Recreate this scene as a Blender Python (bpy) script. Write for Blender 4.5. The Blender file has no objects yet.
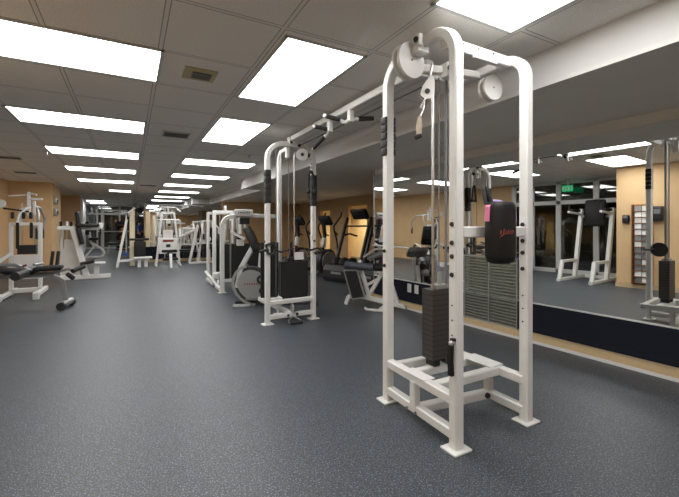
import bpy, bmesh, math, random
from mathutils import Vector as V, Matrix, Quaternion
random.seed(7)
S = bpy.context.scene
COL = S.collection
PI = math.pi

# ------------------------------------------------------------------ materials
def mat(name, col, rough=0.5, metal=0.0, spec=0.5, noise=0.0, nscale=40.0, coat=0.0, bump=0.0):
    m = bpy.data.materials.new(name); m.use_nodes = True
    nt = m.node_tree; b = nt.nodes['Principled BSDF']
    b.inputs['Base Color'].default_value = (*col, 1)
    b.inputs['Roughness'].default_value = rough
    b.inputs['Metallic'].default_value = metal
    b.inputs['Specular IOR Level'].default_value = spec
    b.inputs['Coat Weight'].default_value = coat
    if noise or bump:
        tc = nt.nodes.new('ShaderNodeTexCoord'); n = nt.nodes.new('ShaderNodeTexNoise')
        n.inputs['Scale'].default_value = nscale; n.inputs['Detail'].default_value = 4
        nt.links.new(tc.outputs['Object'], n.inputs['Vector'])
        if noise:
            r = nt.nodes.new('ShaderNodeValToRGB')
            r.color_ramp.elements[0].position = 0.3; r.color_ramp.elements[1].position = 0.7
            r.color_ramp.elements[0].color = (*[c * (1 - noise) for c in col], 1)
            r.color_ramp.elements[1].color = (*[min(1, c * (1 + noise)) for c in col], 1)
            nt.links.new(n.outputs['Fac'], r.inputs['Fac'])
            nt.links.new(r.outputs['Color'], b.inputs['Base Color'])
        if bump:
            bp = nt.nodes.new('ShaderNodeBump'); bp.inputs['Strength'].default_value = bump
            bp.inputs['Distance'].default_value = 0.005
            nt.links.new(n.outputs['Fac'], bp.inputs['Height']); nt.links.new(bp.outputs['Normal'], b.inputs['Normal'])
    return m

M = {}
M['white'] = mat('white powder coat', (.70, .695, .67), .38, noise=.03, nscale=8)
M['offwhite'] = mat('aged white panel', (.66, .63, .59), .5, noise=.04, nscale=6)
M['black'] = mat('black plastic', (.012, .012, .013), .45)
M['foam'] = mat('black foam grip', (.022, .021, .021), .75, noise=.2, nscale=90)
M['vinyl'] = mat('black vinyl upholstery', (.011, .010, .010), .55, spec=.35, noise=.1, nscale=30)
M['greyvinyl'] = mat('grey blue upholstery', (.06, .065, .085), .5, noise=.15, nscale=30)
M['steel'] = mat('brushed steel', (.62, .61, .59), .28, 1.0)
M['satin'] = mat('satin silver paint', (.42, .42, .41), .35, .6)
M['silver'] = mat('silver grey plastic', (.27, .275, .27), .4, .3)
M['grey'] = mat('mid grey plastic', (.16, .16, .16), .5)
M['red'] = mat('red print', (.19, .04, .028), .5)
M['pink'] = mat('pink strap', (.75, .22, .38), .6)
M['purple'] = mat('purple strap', (.42, .33, .62), .6)
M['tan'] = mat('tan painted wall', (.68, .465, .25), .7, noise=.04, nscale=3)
M['dimtan'] = mat('amber painted wall', (.46, .315, .165), .7, noise=.05, nscale=3)  # the tan paint again, darkened for the alcove's dim light
M['cream'] = mat('cream paint', (.72, .62, .42), .6, noise=.04, nscale=4)
M['bulk'] = mat('off white drywall', (.66, .655, .64), .75, noise=.02, nscale=3)
M['soffit'] = mat('grey soffit', (.70, .69, .66), .75, noise=.03, nscale=3)
M['navy'] = mat('navy base panel', (.005, .0075, .016), .7, spec=.25, noise=.12, nscale=60)
M['alu'] = mat('white aluminium frame', (.60, .60, .58), .4, .2)
M['skin'] = mat('skin', (.45, .27, .19), .55)
M['blue'] = mat('blue shirt cloth', (.03, .12, .48), .8)
M['dark'] = mat('dark cloth', (.02, .02, .03), .85)
M['bluebin'] = mat('blue bin plastic', (.02, .06, .22), .45)
M['paper'] = mat('paper', (.75, .74, .72), .7)
M['orange'] = mat('orange toned cloth', (.45, .16, .05), .8)
M['charcoal'] = mat('charcoal metal', (.035, .034, .033), .45)
M['rubber'] = mat('black rubber', (.02, .02, .02), .7)

def wood(name, c1, c2):
    m = mat(name, c1, .45); nt = m.node_tree; b = nt.nodes['Principled BSDF']
    tc = nt.nodes.new('ShaderNodeTexCoord'); mp = nt.nodes.new('ShaderNodeMapping'); n = nt.nodes.new('ShaderNodeTexNoise')
    mp.inputs['Scale'].default_value = (12, .8, 30); n.inputs['Scale'].default_value = 2.5; n.inputs['Detail'].default_value = 6
    r = nt.nodes.new('ShaderNodeValToRGB'); r.color_ramp.elements[0].color = (*c1, 1); r.color_ramp.elements[1].color = (*c2, 1)
    nt.links.new(tc.outputs['Object'], mp.inputs['Vector']); nt.links.new(mp.outputs[0], n.inputs['Vector'])
    nt.links.new(n.outputs['Fac'], r.inputs['Fac']); nt.links.new(r.outputs['Color'], b.inputs['Base Color'])
    return m
M['wood'] = wood('light wood base board', (.50, .36, .19), (.62, .48, .29))
M['rackwood'] = wood('brown wood', (.22, .09, .035), (.33, .15, .06))

def stack_mat(name, pitch, c, gap):
    """weight plates: dark paint with a thin groove every pitch metres of height"""
    m = mat(name, c, .5); nt = m.node_tree; b = nt.nodes['Principled BSDF']
    tc = nt.nodes.new('ShaderNodeTexCoord'); sp = nt.nodes.new('ShaderNodeSeparateXYZ')
    d = nt.nodes.new('ShaderNodeMath'); d.operation = 'DIVIDE'; d.inputs[1].default_value = pitch
    fr = nt.nodes.new('ShaderNodeMath'); fr.operation = 'FRACT'
    g = nt.nodes.new('ShaderNodeMath'); g.operation = 'LESS_THAN'; g.inputs[1].default_value = .16
    mx = nt.nodes.new('ShaderNodeMix'); mx.data_type = 'RGBA'
    mx.inputs['A'].default_value = (*c, 1); mx.inputs['B'].default_value = (*gap, 1)
    nt.links.new(tc.outputs['Object'], sp.inputs[0]); nt.links.new(sp.outputs['Z'], d.inputs[0])
    nt.links.new(d.outputs[0], fr.inputs[0]); nt.links.new(fr.outputs[0], g.inputs[0])
    nt.links.new(g.outputs[0], mx.inputs['Factor']); nt.links.new(mx.outputs['Result'], b.inputs['Base Color'])
    return m
M['plates'] = stack_mat('weight plates', .0328, (.050, .044, .039), (.012, .010, .010))
M['plates2'] = stack_mat('black weight plates', .035, (.016, .016, .017), (.004, .004, .004))

def floor_mat():
    m = bpy.data.materials.new('speckled rubber floor'); m.use_nodes = True
    nt = m.node_tree; b = nt.nodes['Principled BSDF']; N = nt.nodes.new; L = nt.links.new
    tc = N('ShaderNodeTexCoord')
    def speck(scale, lo, hi, c, prev, seed):
        mp = N('ShaderNodeMapping'); mp.inputs['Location'].default_value = (seed, seed * 1.7, 0)
        n = N('ShaderNodeTexNoise'); n.inputs['Scale'].default_value = scale; n.inputs['Detail'].default_value = 1
        r = N('ShaderNodeMapRange'); r.inputs['From Min'].default_value = lo; r.inputs['From Max'].default_value = hi
        mx = N('ShaderNodeMix'); mx.data_type = 'RGBA'
        L(tc.outputs['Object'], mp.inputs[0]); L(mp.outputs[0], n.inputs['Vector']); L(n.outputs['Fac'], r.inputs['Value'])
        L(r.outputs[0], mx.inputs['Factor']); mx.inputs['B'].default_value = (*c, 1)
        if isinstance(prev, tuple): mx.inputs['A'].default_value = (*prev, 1)
        else: L(prev, mx.inputs['A'])
        return mx.outputs['Result']
    c = speck(110, .30, .75, (.058, .065, .071), (.031, .036, .041), 0)
    c = speck(125, .61, .67, (.16, .20, .31), c, 11)
    c = speck(140, .64, .69, (.27, .27, .25), c, 23)
    c = speck(120, .60, .70, (.012, .014, .017), c, 37)
    L(c, b.inputs['Base Color'])
    b.inputs['Roughness'].default_value = .45; b.inputs['Specular IOR Level'].default_value = .5
    n = N('ShaderNodeTexNoise'); n.inputs['Scale'].default_value = 120
    bp = N('ShaderNodeBump'); bp.inputs['Strength'].default_value = .25; bp.inputs['Distance'].default_value = .003
    L(tc.outputs['Object'], n.inputs['Vector']); L(n.outputs['Fac'], bp.inputs['Height']); L(bp.outputs[0], b.inputs['Normal'])
    return m
M['floor'] = floor_mat()

def ceiling_mat(x0, px, y0, py):
    m = bpy.data.materials.new('suspended ceiling tiles'); m.use_nodes = True
    nt = m.node_tree; b = nt.nodes['Principled BSDF']; N = nt.nodes.new; L = nt.links.new
    tc = N('ShaderNodeTexCoord'); sp = N('ShaderNodeSeparateXYZ'); L(tc.outputs['Object'], sp.inputs[0])
    def grid(o, off, p, w):
        a = N('ShaderNodeMath'); a.operation = 'SUBTRACT'; a.inputs[1].default_value = off - w / 2; L(o, a.inputs[0])
        q = N('ShaderNodeMath'); q.operation = 'DIVIDE'; q.inputs[1].default_value = p; L(a.outputs[0], q.inputs[0])
        fr = N('ShaderNodeMath'); fr.operation = 'FRACT'; L(q.outputs[0], fr.inputs[0])
        l = N('ShaderNodeMath'); l.operation = 'LESS_THAN'; l.inputs[1].default_value = w / p; L(fr.outputs[0], l.inputs[0])
        return l.outputs[0]
    def both(w):
        mxm = N('ShaderNodeMath'); mxm.operation = 'MAXIMUM'
        L(grid(sp.outputs['X'], x0, px, w), mxm.inputs[0]); L(grid(sp.outputs['Y'], y0, py, w), mxm.inputs[1])
        return mxm.outputs[0]
    n = N('ShaderNodeTexNoise'); n.inputs['Scale'].default_value = 130; n.inputs['Detail'].default_value = 2
    L(tc.outputs['Object'], n.inputs['Vector'])
    r = N('ShaderNodeValToRGB'); r.color_ramp.elements[0].position = .35; r.color_ramp.elements[1].position = .6
    r.color_ramp.elements[0].color = (.74, .71, .665, 1); r.color_ramp.elements[1].color = (.88, .855, .815, 1)
    L(n.outputs['Fac'], r.inputs['Fac'])
    m0 = N('ShaderNodeMix'); m0.data_type = 'RGBA'; L(both(.034), m0.inputs['Factor']); L(r.outputs['Color'], m0.inputs['A']); m0.inputs['B'].default_value = (.34, .325, .30, 1)
    m1 = N('ShaderNodeMix'); m1.data_type = 'RGBA'; L(both(.022), m1.inputs['Factor']); L(m0.outputs['Result'], m1.inputs['A']); m1.inputs['B'].default_value = (.78, .765, .735, 1)
    L(m1.outputs['Result'], b.inputs['Base Color']); b.inputs['Roughness'].default_value = .85
    bp = N('ShaderNodeBump'); bp.inputs['Strength'].default_value = .3; bp.inputs['Distance'].default_value = .004
    L(n.outputs['Fac'], bp.inputs['Height']); L(bp.outputs[0], b.inputs['Normal'])
    return m
M['ceil'] = ceiling_mat(.18, .635, 2.84, .675)

def emit(name, col, s):
    m = bpy.data.materials.new(name); m.use_nodes = True; nt = m.node_tree
    for n in list(nt.nodes):
        if n.type != 'OUTPUT_MATERIAL': nt.nodes.remove(n)
    e = nt.nodes.new('ShaderNodeEmission'); e.inputs[0].default_value = (*col, 1); e.inputs[1].default_value = s
    nt.links.new(e.outputs[0], nt.nodes['Material Output'].inputs[0]); return m
M['lamp'] = emit('lit diffuser', (1, .995, .985), 5.5)
M['warm'] = emit('warm lamp', (1, .72, .38), 9)
M['exit'] = emit('green lit sign', (.05, .70, .28), .30)
M['screen'] = mat('dark display', (.03, .032, .035), .25)

def mirror_mat(name, col):
    m = bpy.data.materials.new(name); m.use_nodes = True; nt = m.node_tree
    b = nt.nodes['Principled BSDF']; b.inputs['Base Color'].default_value = (*col, 1); b.inputs['Metallic'].default_value = 1; b.inputs['Roughness'].default_value = 0.0
    return m
M['mirror'] = mirror_mat('mirror silvering', (.86, .87, .85))

def glass_mat(name, tint, gl):
    m = bpy.data.materials.new(name); m.use_nodes = True; nt = m.node_tree; N = nt.nodes.new; L = nt.links.new
    nt.nodes.remove(nt.nodes['Principled BSDF'])
    t = N('ShaderNodeBsdfTransparent'); t.inputs[0].default_value = (*tint, 1)
    g = N('ShaderNodeBsdfGlossy'); g.inputs['Roughness'].default_value = .02; g.inputs[0].default_value = (.9, .9, .9, 1)
    f = N('ShaderNodeFresnel'); f.inputs[0].default_value = 1.5
    a = N('ShaderNodeMath'); a.operation = 'ADD'; a.inputs[1].default_value = gl; L(f.outputs[0], a.inputs[0])
    mx = N('ShaderNodeMixShader'); L(a.outputs[0], mx.inputs[0]); L(t.outputs[0], mx.inputs[1]); L(g.outputs[0], mx.inputs[2])
    L(mx.outputs[0], nt.nodes['Material Output'].inputs[0]); return m
M['glass'] = glass_mat('window glass', (.55, .58, .56), .06)

def mesh_panel_mat():
    m = bpy.data.materials.new('green tinted ribbed acrylic'); m.use_nodes = True; nt = m.node_tree; N = nt.nodes.new; L = nt.links.new
    b = nt.nodes['Principled BSDF']; b.inputs['Base Color'].default_value = (.25, .25, .21, 1); b.inputs['Roughness'].default_value = .3
    tc = N('ShaderNodeTexCoord'); w = N('ShaderNodeTexWave'); w.bands_direction = 'Z'; w.inputs['Scale'].default_value = 9; w.inputs['Distortion'].default_value = 1.6
    w.inputs['Detail'].default_value = 2
    L(tc.outputs['Object'], w.inputs['Vector'])
    r = N('ShaderNodeMapRange'); r.inputs['To Min'].default_value = .08; r.inputs['To Max'].default_value = .78; L(w.outputs['Fac'], r.inputs['Value'])
    t = N('ShaderNodeBsdfTransparent'); t.inputs[0].default_value = (.90, .95, .92, 1)
    mx = N('ShaderNodeMixShader'); L(r.outputs[0], mx.inputs[0]); L(t.outputs[0], mx.inputs[1]); L(b.outputs[0], mx.inputs[2])
    L(mx.outputs[0], nt.nodes['Material Output'].inputs[0]); return m
M['meshpanel'] = mesh_panel_mat()

# ------------------------------------------------------------------ geometry helpers
class MB:
    """collects shapes in world coordinates; build() links them as ONE mesh object"""
    def __init__(s): s.v = []; s.f = []; s.sm = []
    def add(s, vs, fs, smooth=False):
        o = len(s.v); s.v += [V(p) for p in vs]; s.f += [tuple(i + o for i in f) for f in fs]; s.sm += [smooth] * len(fs); return s
    def _bm(s, bm, smooth):
        bm.verts.index_update(); return s.add([v.co.copy() for v in bm.verts], [[v.index for v in f.verts] for f in bm.faces], smooth)
    def box(s, c, d, rot=None, bev=0.0, seg=1, smooth=False):
        bm = bmesh.new(); bmesh.ops.create_cube(bm, size=1)
        for v in bm.verts: v.co = V((v.co.x * d[0], v.co.y * d[1], v.co.z * d[2]))
        if bev: bmesh.ops.bevel(bm, geom=list(bm.edges), offset=min(bev, min(d) * .49), segments=seg, affect='EDGES', profile=.5)
        R = rot if rot is not None else Matrix.Identity(3)
        for v in bm.verts: v.co = R @ v.co + V(c)
        s._bm(bm, smooth or seg > 1); bm.free(); return s
    def sweep(s, pts, prof, n, closed_caps=True, smooth=False):
        pts = [V(p) for p in pts]; T = []
        for i in range(len(pts)):
            a = (pts[i] - pts[i - 1]).normalized() if i else None
            b = (pts[i + 1] - pts[i]).normalized() if i < len(pts) - 1 else None
            T.append((a, b))
        rings = []; t0 = T[0][1]; n = V(n); n = (n - t0 * n.dot(t0)).normalized(); cur = t0
        for i, p in enumerate(pts):
            a, b = T[i]; out = b if b is not None else a; inn = a if a is not None else b
            m = (inn + out).normalized()
            q = cur.rotation_difference(m); nn = q @ n
            bb = m.cross(nn)
            k = 1 / max(.5, m.dot(inn))
            q2 = cur.rotation_difference(out); n2 = q2 @ n
            ax = inn.cross(out)
            ring = []
            for (x, y) in prof:
                d = nn * x + bb * y
                if ax.length > 1e-6:      # stretch in the bend plane for a clean mitre
                    sd = ax.normalized().cross(m); d = d + sd * d.dot(sd) * (k - 1)
                ring.append(p + d)
            rings.append(ring); n = n2; cur = out
        c = len(prof); vs = [v for r in rings for v in r]; fs = []
        for i in range(len(rings) - 1):
            for j in range(c):
                fs.append((i * c + j, i * c + (j + 1) % c, (i + 1) * c + (j + 1) % c, (i + 1) * c + j))
        s.add(vs, fs, smooth)
        if closed_caps:
            s.add(rings[0], [tuple(range(c))[::-1]]); s.add(rings[-1], [tuple(range(c))])
        return s
    def bar(s, pts, a, b=None, n=(1, 0, 0), r=0.0, seg=7):
        b = b or a; pts = rounded(pts, r, seg); x, y = a / 2, b / 2; e = min(a, b) * .13
        prof = [(-x + e, -y), (x - e, -y), (x, -y + e), (x, y - e), (x - e, y), (-x + e, y), (-x, y - e), (-x, -y + e)]
        return s.sweep(pts, prof, n)
    def tube(s, pts, rad, r=0.0, seg=10, arc=6):
        pts = rounded(pts, r, arc); d = (V(pts[1]) - V(pts[0])).normalized()
        n = V((0, 0, 1)) if abs(d.z) < .9 else V((1, 0, 0))
        return s.sweep(pts, [(rad * math.cos(2 * PI * i / seg), rad * math.sin(2 * PI * i / seg)) for i in range(seg)], n, smooth=True)
    def lathe(s, prof, c, axis=(0, 0, 1), seg=24):
        """prof: (radius, height along axis)"""
        q = V((0, 0, 1)).rotation_difference(V(axis).normalized()); c = V(c); vs = []; fs = []; k = len(prof)
        for i in range(seg):
            a = 2 * PI * i / seg
            for (r, h) in prof: vs.append(c + q @ V((r * math.cos(a), r * math.sin(a), h)))
        for i in range(seg):
            for j in range(k - 1):
                fs.append((i * k + j, ((i + 1) % seg) * k + j, ((i + 1) % seg) * k + j + 1, i * k + j + 1))
        s.add(vs, fs, True)
        if prof[0][0] > 1e-5: s.add([vs[i * k] for i in range(seg)], [tuple(range(seg))[::-1]])
        if prof[-1][0] > 1e-5: s.add([vs[i * k + k - 1] for i in range(seg)], [tuple(range(seg))])
        return s
    def disc(s, c, axis, rad, th, seg=28, bev=.12):
        b = th * bev
        return s.lathe([(rad - b, -th / 2), (rad, -th / 2 + b), (rad, th / 2 - b), (rad - b, th / 2)], c, axis, seg)
    def rod(s, a, b, rad, seg=10): return s.tube([a, b], rad, seg=seg)
    def ball(s, c, r, seg=12):
        return s.lathe([(r * math.sin(PI * i / 8) + 1e-6, -r * math.cos(PI * i / 8)) for i in range(9)], c, (0, 0, 1), seg)
    def prism(s, poly, org, ex, ey, th):
        """polygon (x, y) in the plane org + x ex + y ey, thickened by th along the normal, centred"""
        ex, ey, org = V(ex).normalized(), V(ey).normalized(), V(org); n = ex.cross(ey).normalized(); k = len(poly)
        vs = [org + ex * x + ey * y - n * th / 2 for x, y in poly] + [org + ex * x + ey * y + n * th / 2 for x, y in poly]
        fs = [tuple(range(k))[::-1], tuple(range(k, 2 * k))] + [(i, (i + 1) % k, k + (i + 1) % k, k + i) for i in range(k)]
        return s.add(vs, fs)
    def build(s, name, m, parent=None):
        off = V((0, 0, 0))
        if parent is not None:
            p = parent
            while p is not None: off += p.location; p = p.parent
        me = bpy.data.meshes.new(name)
        if parent is None and s.v:      # a thing that is one mesh: origin at its base
            lo = [min(v[i] for v in s.v) for i in range(3)]; hi = [max(v[i] for v in s.v) for i in range(3)]
            off = V(((lo[0] + hi[0]) / 2, (lo[1] + hi[1]) / 2, lo[2]))
        me.from_pydata([v - off for v in s.v], [], s.f)
        me.polygons.foreach_set('use_smooth', s.sm); me.materials.append(M[m] if isinstance(m, str) else m)
        bm = bmesh.new(); bm.from_mesh(me); bmesh.ops.recalc_face_normals(bm, faces=bm.faces); bm.to_mesh(me); bm.free()
        me.update(); o = bpy.data.objects.new(name, me); COL.objects.link(o)
        if parent is not None: o.parent = parent
        else: o.location = off
        return o

def rounded(pts, r, seg=7):
    pts = [V(p) for p in pts]
    if not r: return pts
    out = [pts[0]]
    for i in range(1, len(pts) - 1):
        a, b, c = pts[i - 1], pts[i], pts[i + 1]; d1 = (a - b); d2 = (c - b)
        ang = d1.angle(d2)
        if ang > PI - .02: out.append(b); continue
        k = r / math.tan(ang / 2); k = min(k, d1.length * .49, d2.length * .49); rr = k * math.tan(ang / 2)
        p1 = b + d1.normalized() * k; p2 = b + d2.normalized() * k
        cc = b + (d1.normalized() + d2.normalized()).normalized() * (rr / math.sin(ang / 2))
        for j in range(seg + 1):
            t = j / seg; va = (p1 - cc); vb = (p2 - cc); w = va.angle(vb)
            out.append(cc + (va * math.sin((1 - t) * w) + vb * math.sin(t * w)) / math.sin(w))
    out.append(pts[-1]); return out

def tag(o, label, cat, group=None, kind=None):
    if label: o['label'] = label
    if cat: o['category'] = cat
    if group: o['group'] = group
    if kind: o['kind'] = kind
    return o
def thing(name, label, cat, loc, group=None):
    o = bpy.data.objects.new(name, None); COL.objects.link(o); o.location = loc; o.empty_display_size = .1
    return tag(o, label, cat, group)
def struct(o): o['kind'] = 'structure'; return o
def dup(root, loc, rotz=0.0, label=None, group=None):
    r = root.copy(); COL.objects.link(r); r.location = loc; r.rotation_euler = (0, 0, rotz)
    if label: r['label'] = label
    if group: r['group'] = group
    for ch in list(root.children):
        c = ch.copy(); COL.objects.link(c); c.parent = r
        for g in list(ch.children):
            d = g.copy(); COL.objects.link(d); d.parent = c
    return r
def rotz(a): return Matrix.Rotation(a, 3, 'Z')
def rotx(a): return Matrix.Rotation(a, 3, 'X')
def roty(a): return Matrix.Rotation(a, 3, 'Y')
def B(lo, hi, name, m, parent=None, bev=0):
    return MB().box([(a + b) / 2 for a, b in zip(lo, hi)], [b - a for a, b in zip(lo, hi)], bev=bev).build(name, m, parent)

# ------------------------------------------------------------------ the setting
CH = 2.40; SZ = 2.172
def wallx(y): return 3.80 - .056 * (y - 1.33)       # the mirror wall runs a little out of square
struct(B((-7, -4.2, -.1), (7, 40, 0), 'floor', 'floor'))
struct(B((-7, -4.2, CH), (7, 40, CH + .1), 'ceiling', 'ceil'))
for o in ('floor', 'ceiling'):                        # keep texture coordinates in metres from the world origin
    ob = bpy.data.objects[o]; d = ob.location.copy()
    ob.data.transform(Matrix.Translation(d)); ob.location = (0, 0, 0)
def quadwall(name, pts, z0, z1, th, m):
    (x0, y0), (x1, y1) = pts; d = V((x1 - x0, y1 - y0, 0)); L = d.length
    o = MB().box(((x0 + x1) / 2, (y0 + y1) / 2, (z0 + z1) / 2), (L, th, z1 - z0), rotz(math.atan2(d.y, d.x))).build(name, m)
    return struct(o)
# bulkhead and soffit: one dropped box, its lower face the grey soffit
struct(B((2.46, -4, SZ + .01), (2.52, 9.6, CH), 'trim_bulkhead_right', 'bulk'))
struct(B((2.46, 9.5, SZ + .01), (3.02, 9.56, CH), 'trim_bulkhead_step', 'bulk'))
struct(B((2.97, 9.56, SZ + .01), (3.03, 16.7, CH), 'trim_bulkhead_far', 'bulk'))
struct(B((2.25, 16.7, SZ + .01), (3.03, 16.76, CH), 'trim_bulkhead_end', 'bulk'))
struct(B((2.25, 16.76, SZ + .01), (2.31, 24, CH), 'trim_bulkhead_beyond', 'bulk'))
struct(B((2.46, -4, SZ - .02), (6.4, 9.56, SZ + .01), 'ceiling_soffit', 'soffit'))
struct(B((2.97, 9.56, SZ - .02), (6.4, 16.7, SZ + .01), 'ceiling_soffit_far', 'soffit'))
struct(B((2.25, 16.7, SZ - .02), (6.4, 24, SZ + .01), 'ceiling_soffit_beyond', 'soffit'))
# right wall: navy base, mirror above, wood base board
Y0, Y1 = -4.0, 5.27
th = .14
def along(off, ya, yb): return [(wallx(ya) + off, ya), (wallx(yb) + off, yb)]
quadwall('wall_right', along(th / 2, Y0, Y1), 0, SZ - .02, th, 'soffit')
quadwall('trim_right_navy_panel', along(-.008, Y0, Y1), .09, .395, .016, 'navy')
quadwall('trim_right_mirror', along(-.004, Y0, Y1), .40, 2.055, .008, 'mirror')
quadwall('trim_right_mirror_ledge', along(-.011, Y0, Y1), .393, .404, .022, 'alu')
quadwall('baseboard_right', along(-.045, Y0, Y1), .018, .088, .09, 'wood')
quadwall('baseboard_right_edge', along(-.049, Y0, Y1), .0, .028, .098, 'bulk')
quadwall('trim_right_mirror_end', [(wallx(Y1) - .01, Y1 + .012), (wallx(Y1) + .15, Y1 + .012)], 0, SZ - .02, .024, 'satin')
# alcove with the treadmills
quadwall('wall_alcove_near', [(wallx(Y1) + .14, Y1 + .1), (6.2, Y1 + .1)], 0, SZ - .02, .1, 'dimtan')
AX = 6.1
def alc(a, b, z0, z1, n): quadwall(n, [(AX + .06, a), (AX + .06, b)], z0, z1, .12, 'dimtan')
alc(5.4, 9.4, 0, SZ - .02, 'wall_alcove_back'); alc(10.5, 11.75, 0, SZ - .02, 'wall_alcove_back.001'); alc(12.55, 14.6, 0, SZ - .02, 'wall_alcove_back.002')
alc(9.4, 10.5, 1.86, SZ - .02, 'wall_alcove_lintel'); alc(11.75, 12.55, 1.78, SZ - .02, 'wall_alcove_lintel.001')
quadwall('wall_side_room', [(8.0, 8.5), (8.0, 14)], 0, SZ, .1, 'cream')
quadwall('wall_side_room_end', [(6.2, 13.6), (8, 13.6)], 0, SZ, .1, 'cream')
quadwall('wall_side_room_near', [(6.2, 8.5), (8, 8.5)], 0, SZ, .1, 'cream')
struct(B((6.2, 8.5, SZ), (8.05, 13.7, SZ + .05), 'ceiling_side_room', 'bulk'))
struct(B((6.2, 8.5, -.08), (8.05, 13.7, 0.001), 'floor_side_room', 'floor'))
quadwall('wall_far_right', [(3.0, 14.56), (6.15, 14.56)], 0, SZ - .02, .12, 'dimtan')
# low mirrored partition across the back
quadwall('wall_back_partition', [(.42, 14.60), (3.0, 14.60)], 0, 1.98, .12, 'grey')
quadwall('trim_back_navy_panel', [(.40, 14.53), (3.0, 14.53)], .09, .53, .02, 'navy')
quadwall('trim_back_mirror', [(.42, 14.532), (3.0, 14.532)], .535, 1.96, .012, 'mirror')
quadwall('baseboard_back', [(.40, 14.51), (3.0, 14.51)], 0, .09, .05, 'wood')
struct(B((.47, 14.40, .53), (.60, 14.53, 1.72), 'cream_reflection_strip', 'cream'))  # cream strips standing in for the tan wall's reflection in the mirror
struct(B((.68, 14.44, .53), (.74, 14.53, 1.60), 'cream_reflection_strip.001', 'cream'))  # second strip of the same built-in reflection
# left side: tan pillar beside the camera, glass front set back, tan return wall, corridor to the far windows
quadwall('wall_left_near', [(-1.40, -4), (-1.40, 3.48)], 0, CH, .1, 'tan')
quadwall('wall_left_return', [(-2.85, 3.44), (-1.36, 3.44)], 0, CH, .1, 'tan')
quadwall('baseboard_left', [(-1.34, -4), (-1.34, 3.50)], 0, .09, .02, 'wood')
quadwall('wall_left_tan', [(-6, 12.86), (-1.88, 12.86)], 0, CH, .12, 'tan')
quadwall('wall_left_tan_side', [(-1.90, 12.80), (-1.96, 14.7)], 0, CH, .1, 'tan')
quadwall('wall_left_recess', [(-1.96, 14.7), (-3.2, 14.75)], 0, CH, .1, 'tan')
quadwall('wall_left_far', [(-3.2, 17.6), (-1.66, 17.6)], 0, CH, .12, 'tan')
quadwall('wall_left_recess_side', [(-3.2, 14.6), (-3.2, 17.7)], 0, CH, .1, 'tan')
quadwall('wall_left_corridor', [(-1.70, 17.6), (-3.0, 39)], 0, CH, .1, 'bulk')
quadwall('wall_rear', [(-1.5, -4.1), (6.4, -4.1)], 0, CH, .1, 'tan')
quadwall('wall_right_beyond', [(4.2, 14.6), (4.2, 39)], 0, CH, .1, 'dimtan')
# glass front on the left (seen in the mirror)
GX = -2.80
def glass_front(name, ys, x, z_head, z_top):
    fr = MB()
    for y in ys: fr.bar([(x, y, 0), (x, y, z_top)], .08, .13, (1, 0, 0))
    for z in (.05, z_head, z_top - .03): fr.bar([(x, ys[0], z), (x, ys[-1], z)], .08, .11, (1, 0, 0))
    f = struct(fr.build(name, 'alu'))
    g = MB().box((x, (ys[0] + ys[-1]) / 2, z_top / 2), (.012, ys[-1] - ys[0], z_top - .06)).build('window_pane', 'glass', f)
    return f
quadwall('wall_left', [(-2.82, 6.5), (-2.82, 12.8)], 0, CH, .1, 'tan')
glass_front('window_1', [3.55, 4.39, 5.27, 5.97, 6.5], GX, 1.84, CH)
quadwall('wall_lobby_side', [(-5.6, 8.2), (-2.9, 8.2)], 0, CH, .1, M['grey'])
struct(B((-5.6, 3.4, 0), (-5.5, 8.3, CH), 'wall_lobby', M['grey']))
quadwall('wall_lobby_end', [(-5.6, 3.5), (-2.9, 3.5)], 0, CH, .1, 'dimtan')
# far window wall
def far_windows():
    fr = MB(); y = 24.4
    xs = [-2.5, -1.55, -1.35, -.5, .15, .95, 1.9]
    for x in xs: fr.bar([(x, y, 0), (x, y, CH)], .08, .1, (1, 0, 0))
    for z in (.06, 1.92, CH - .03): fr.bar([(xs[0], y, z), (xs[-1], y, z)], .08, .1, (0, 1, 0))
    f = struct(fr.build('window_2', 'alu'))
    MB().box(((xs[0] + xs[-1]) / 2, y, CH / 2), (xs[-1] - xs[0], .012, CH - .1)).build('window_pane', 'glass', f)
far_windows()
quadwall('wall_far', [(1.9, 24.4), (6, 24.4)], 0, CH, .1, 'tan')
quadwall('wall_outer_dark', [(-6, 39), (6, 39)], 0, CH, .1, M['grey'])

# ------------------------------------------------------------------ ceiling lights and fittings
def ceiling_light(x0, x1, y0, y1, label, group='ceiling light panels', z=CH):
    t = thing('ceiling_light', label, 'ceiling light', ((x0 + x1) / 2, (y0 + y1) / 2, z), group)
    f = MB(); w = .022
    for a, b in (((x0, y0), (x1, y0)), ((x0, y1), (x1, y1)), ((x0, y0), (x0, y1)), ((x1, y0), (x1, y1))):
        f.box(((a[0] + b[0]) / 2, (a[1] + b[1]) / 2, z - .004), (abs(a[0] - b[0]) + w, abs(a[1] - b[1]) + w, .012))
    f.build('frame', 'alu', t)
    MB().box(((x0 + x1) / 2, (y0 + y1) / 2, z - .003), (x1 - x0 - w, y1 - y0 - w, .004)).build('diffuser', 'lamp', t)
    return t
LX = (-1.09, .155)
ceiling_light(LX[0], .195, 2.84, 3.46, 'long white ceiling light panel at upper left corner, largest of the left row')
for i, (y, w) in enumerate([(4.87, 'second'), (6.98, 'third'), (9.08, 'fourth'), (11.32, 'fifth')]):
    ceiling_light(LX[0] - .02 * i, LX[1] - .02 * i, y, y + .62, 'white ceiling light panel laid crosswise, %s from the camera in the left row' % w)
ceiling_light(-.60, .03, 14.25, 14.87, 'short square ceiling light panel, sixth and last in the left row')
ceiling_light(1.42, 2.05, .30, 1.54, 'ceiling light panel at the top edge above the front cable tower')
ceiling_light(.86, 1.44, 2.24, 3.50, 'lengthwise ceiling light panel, nearer of the two left of the front cable tower')
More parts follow.
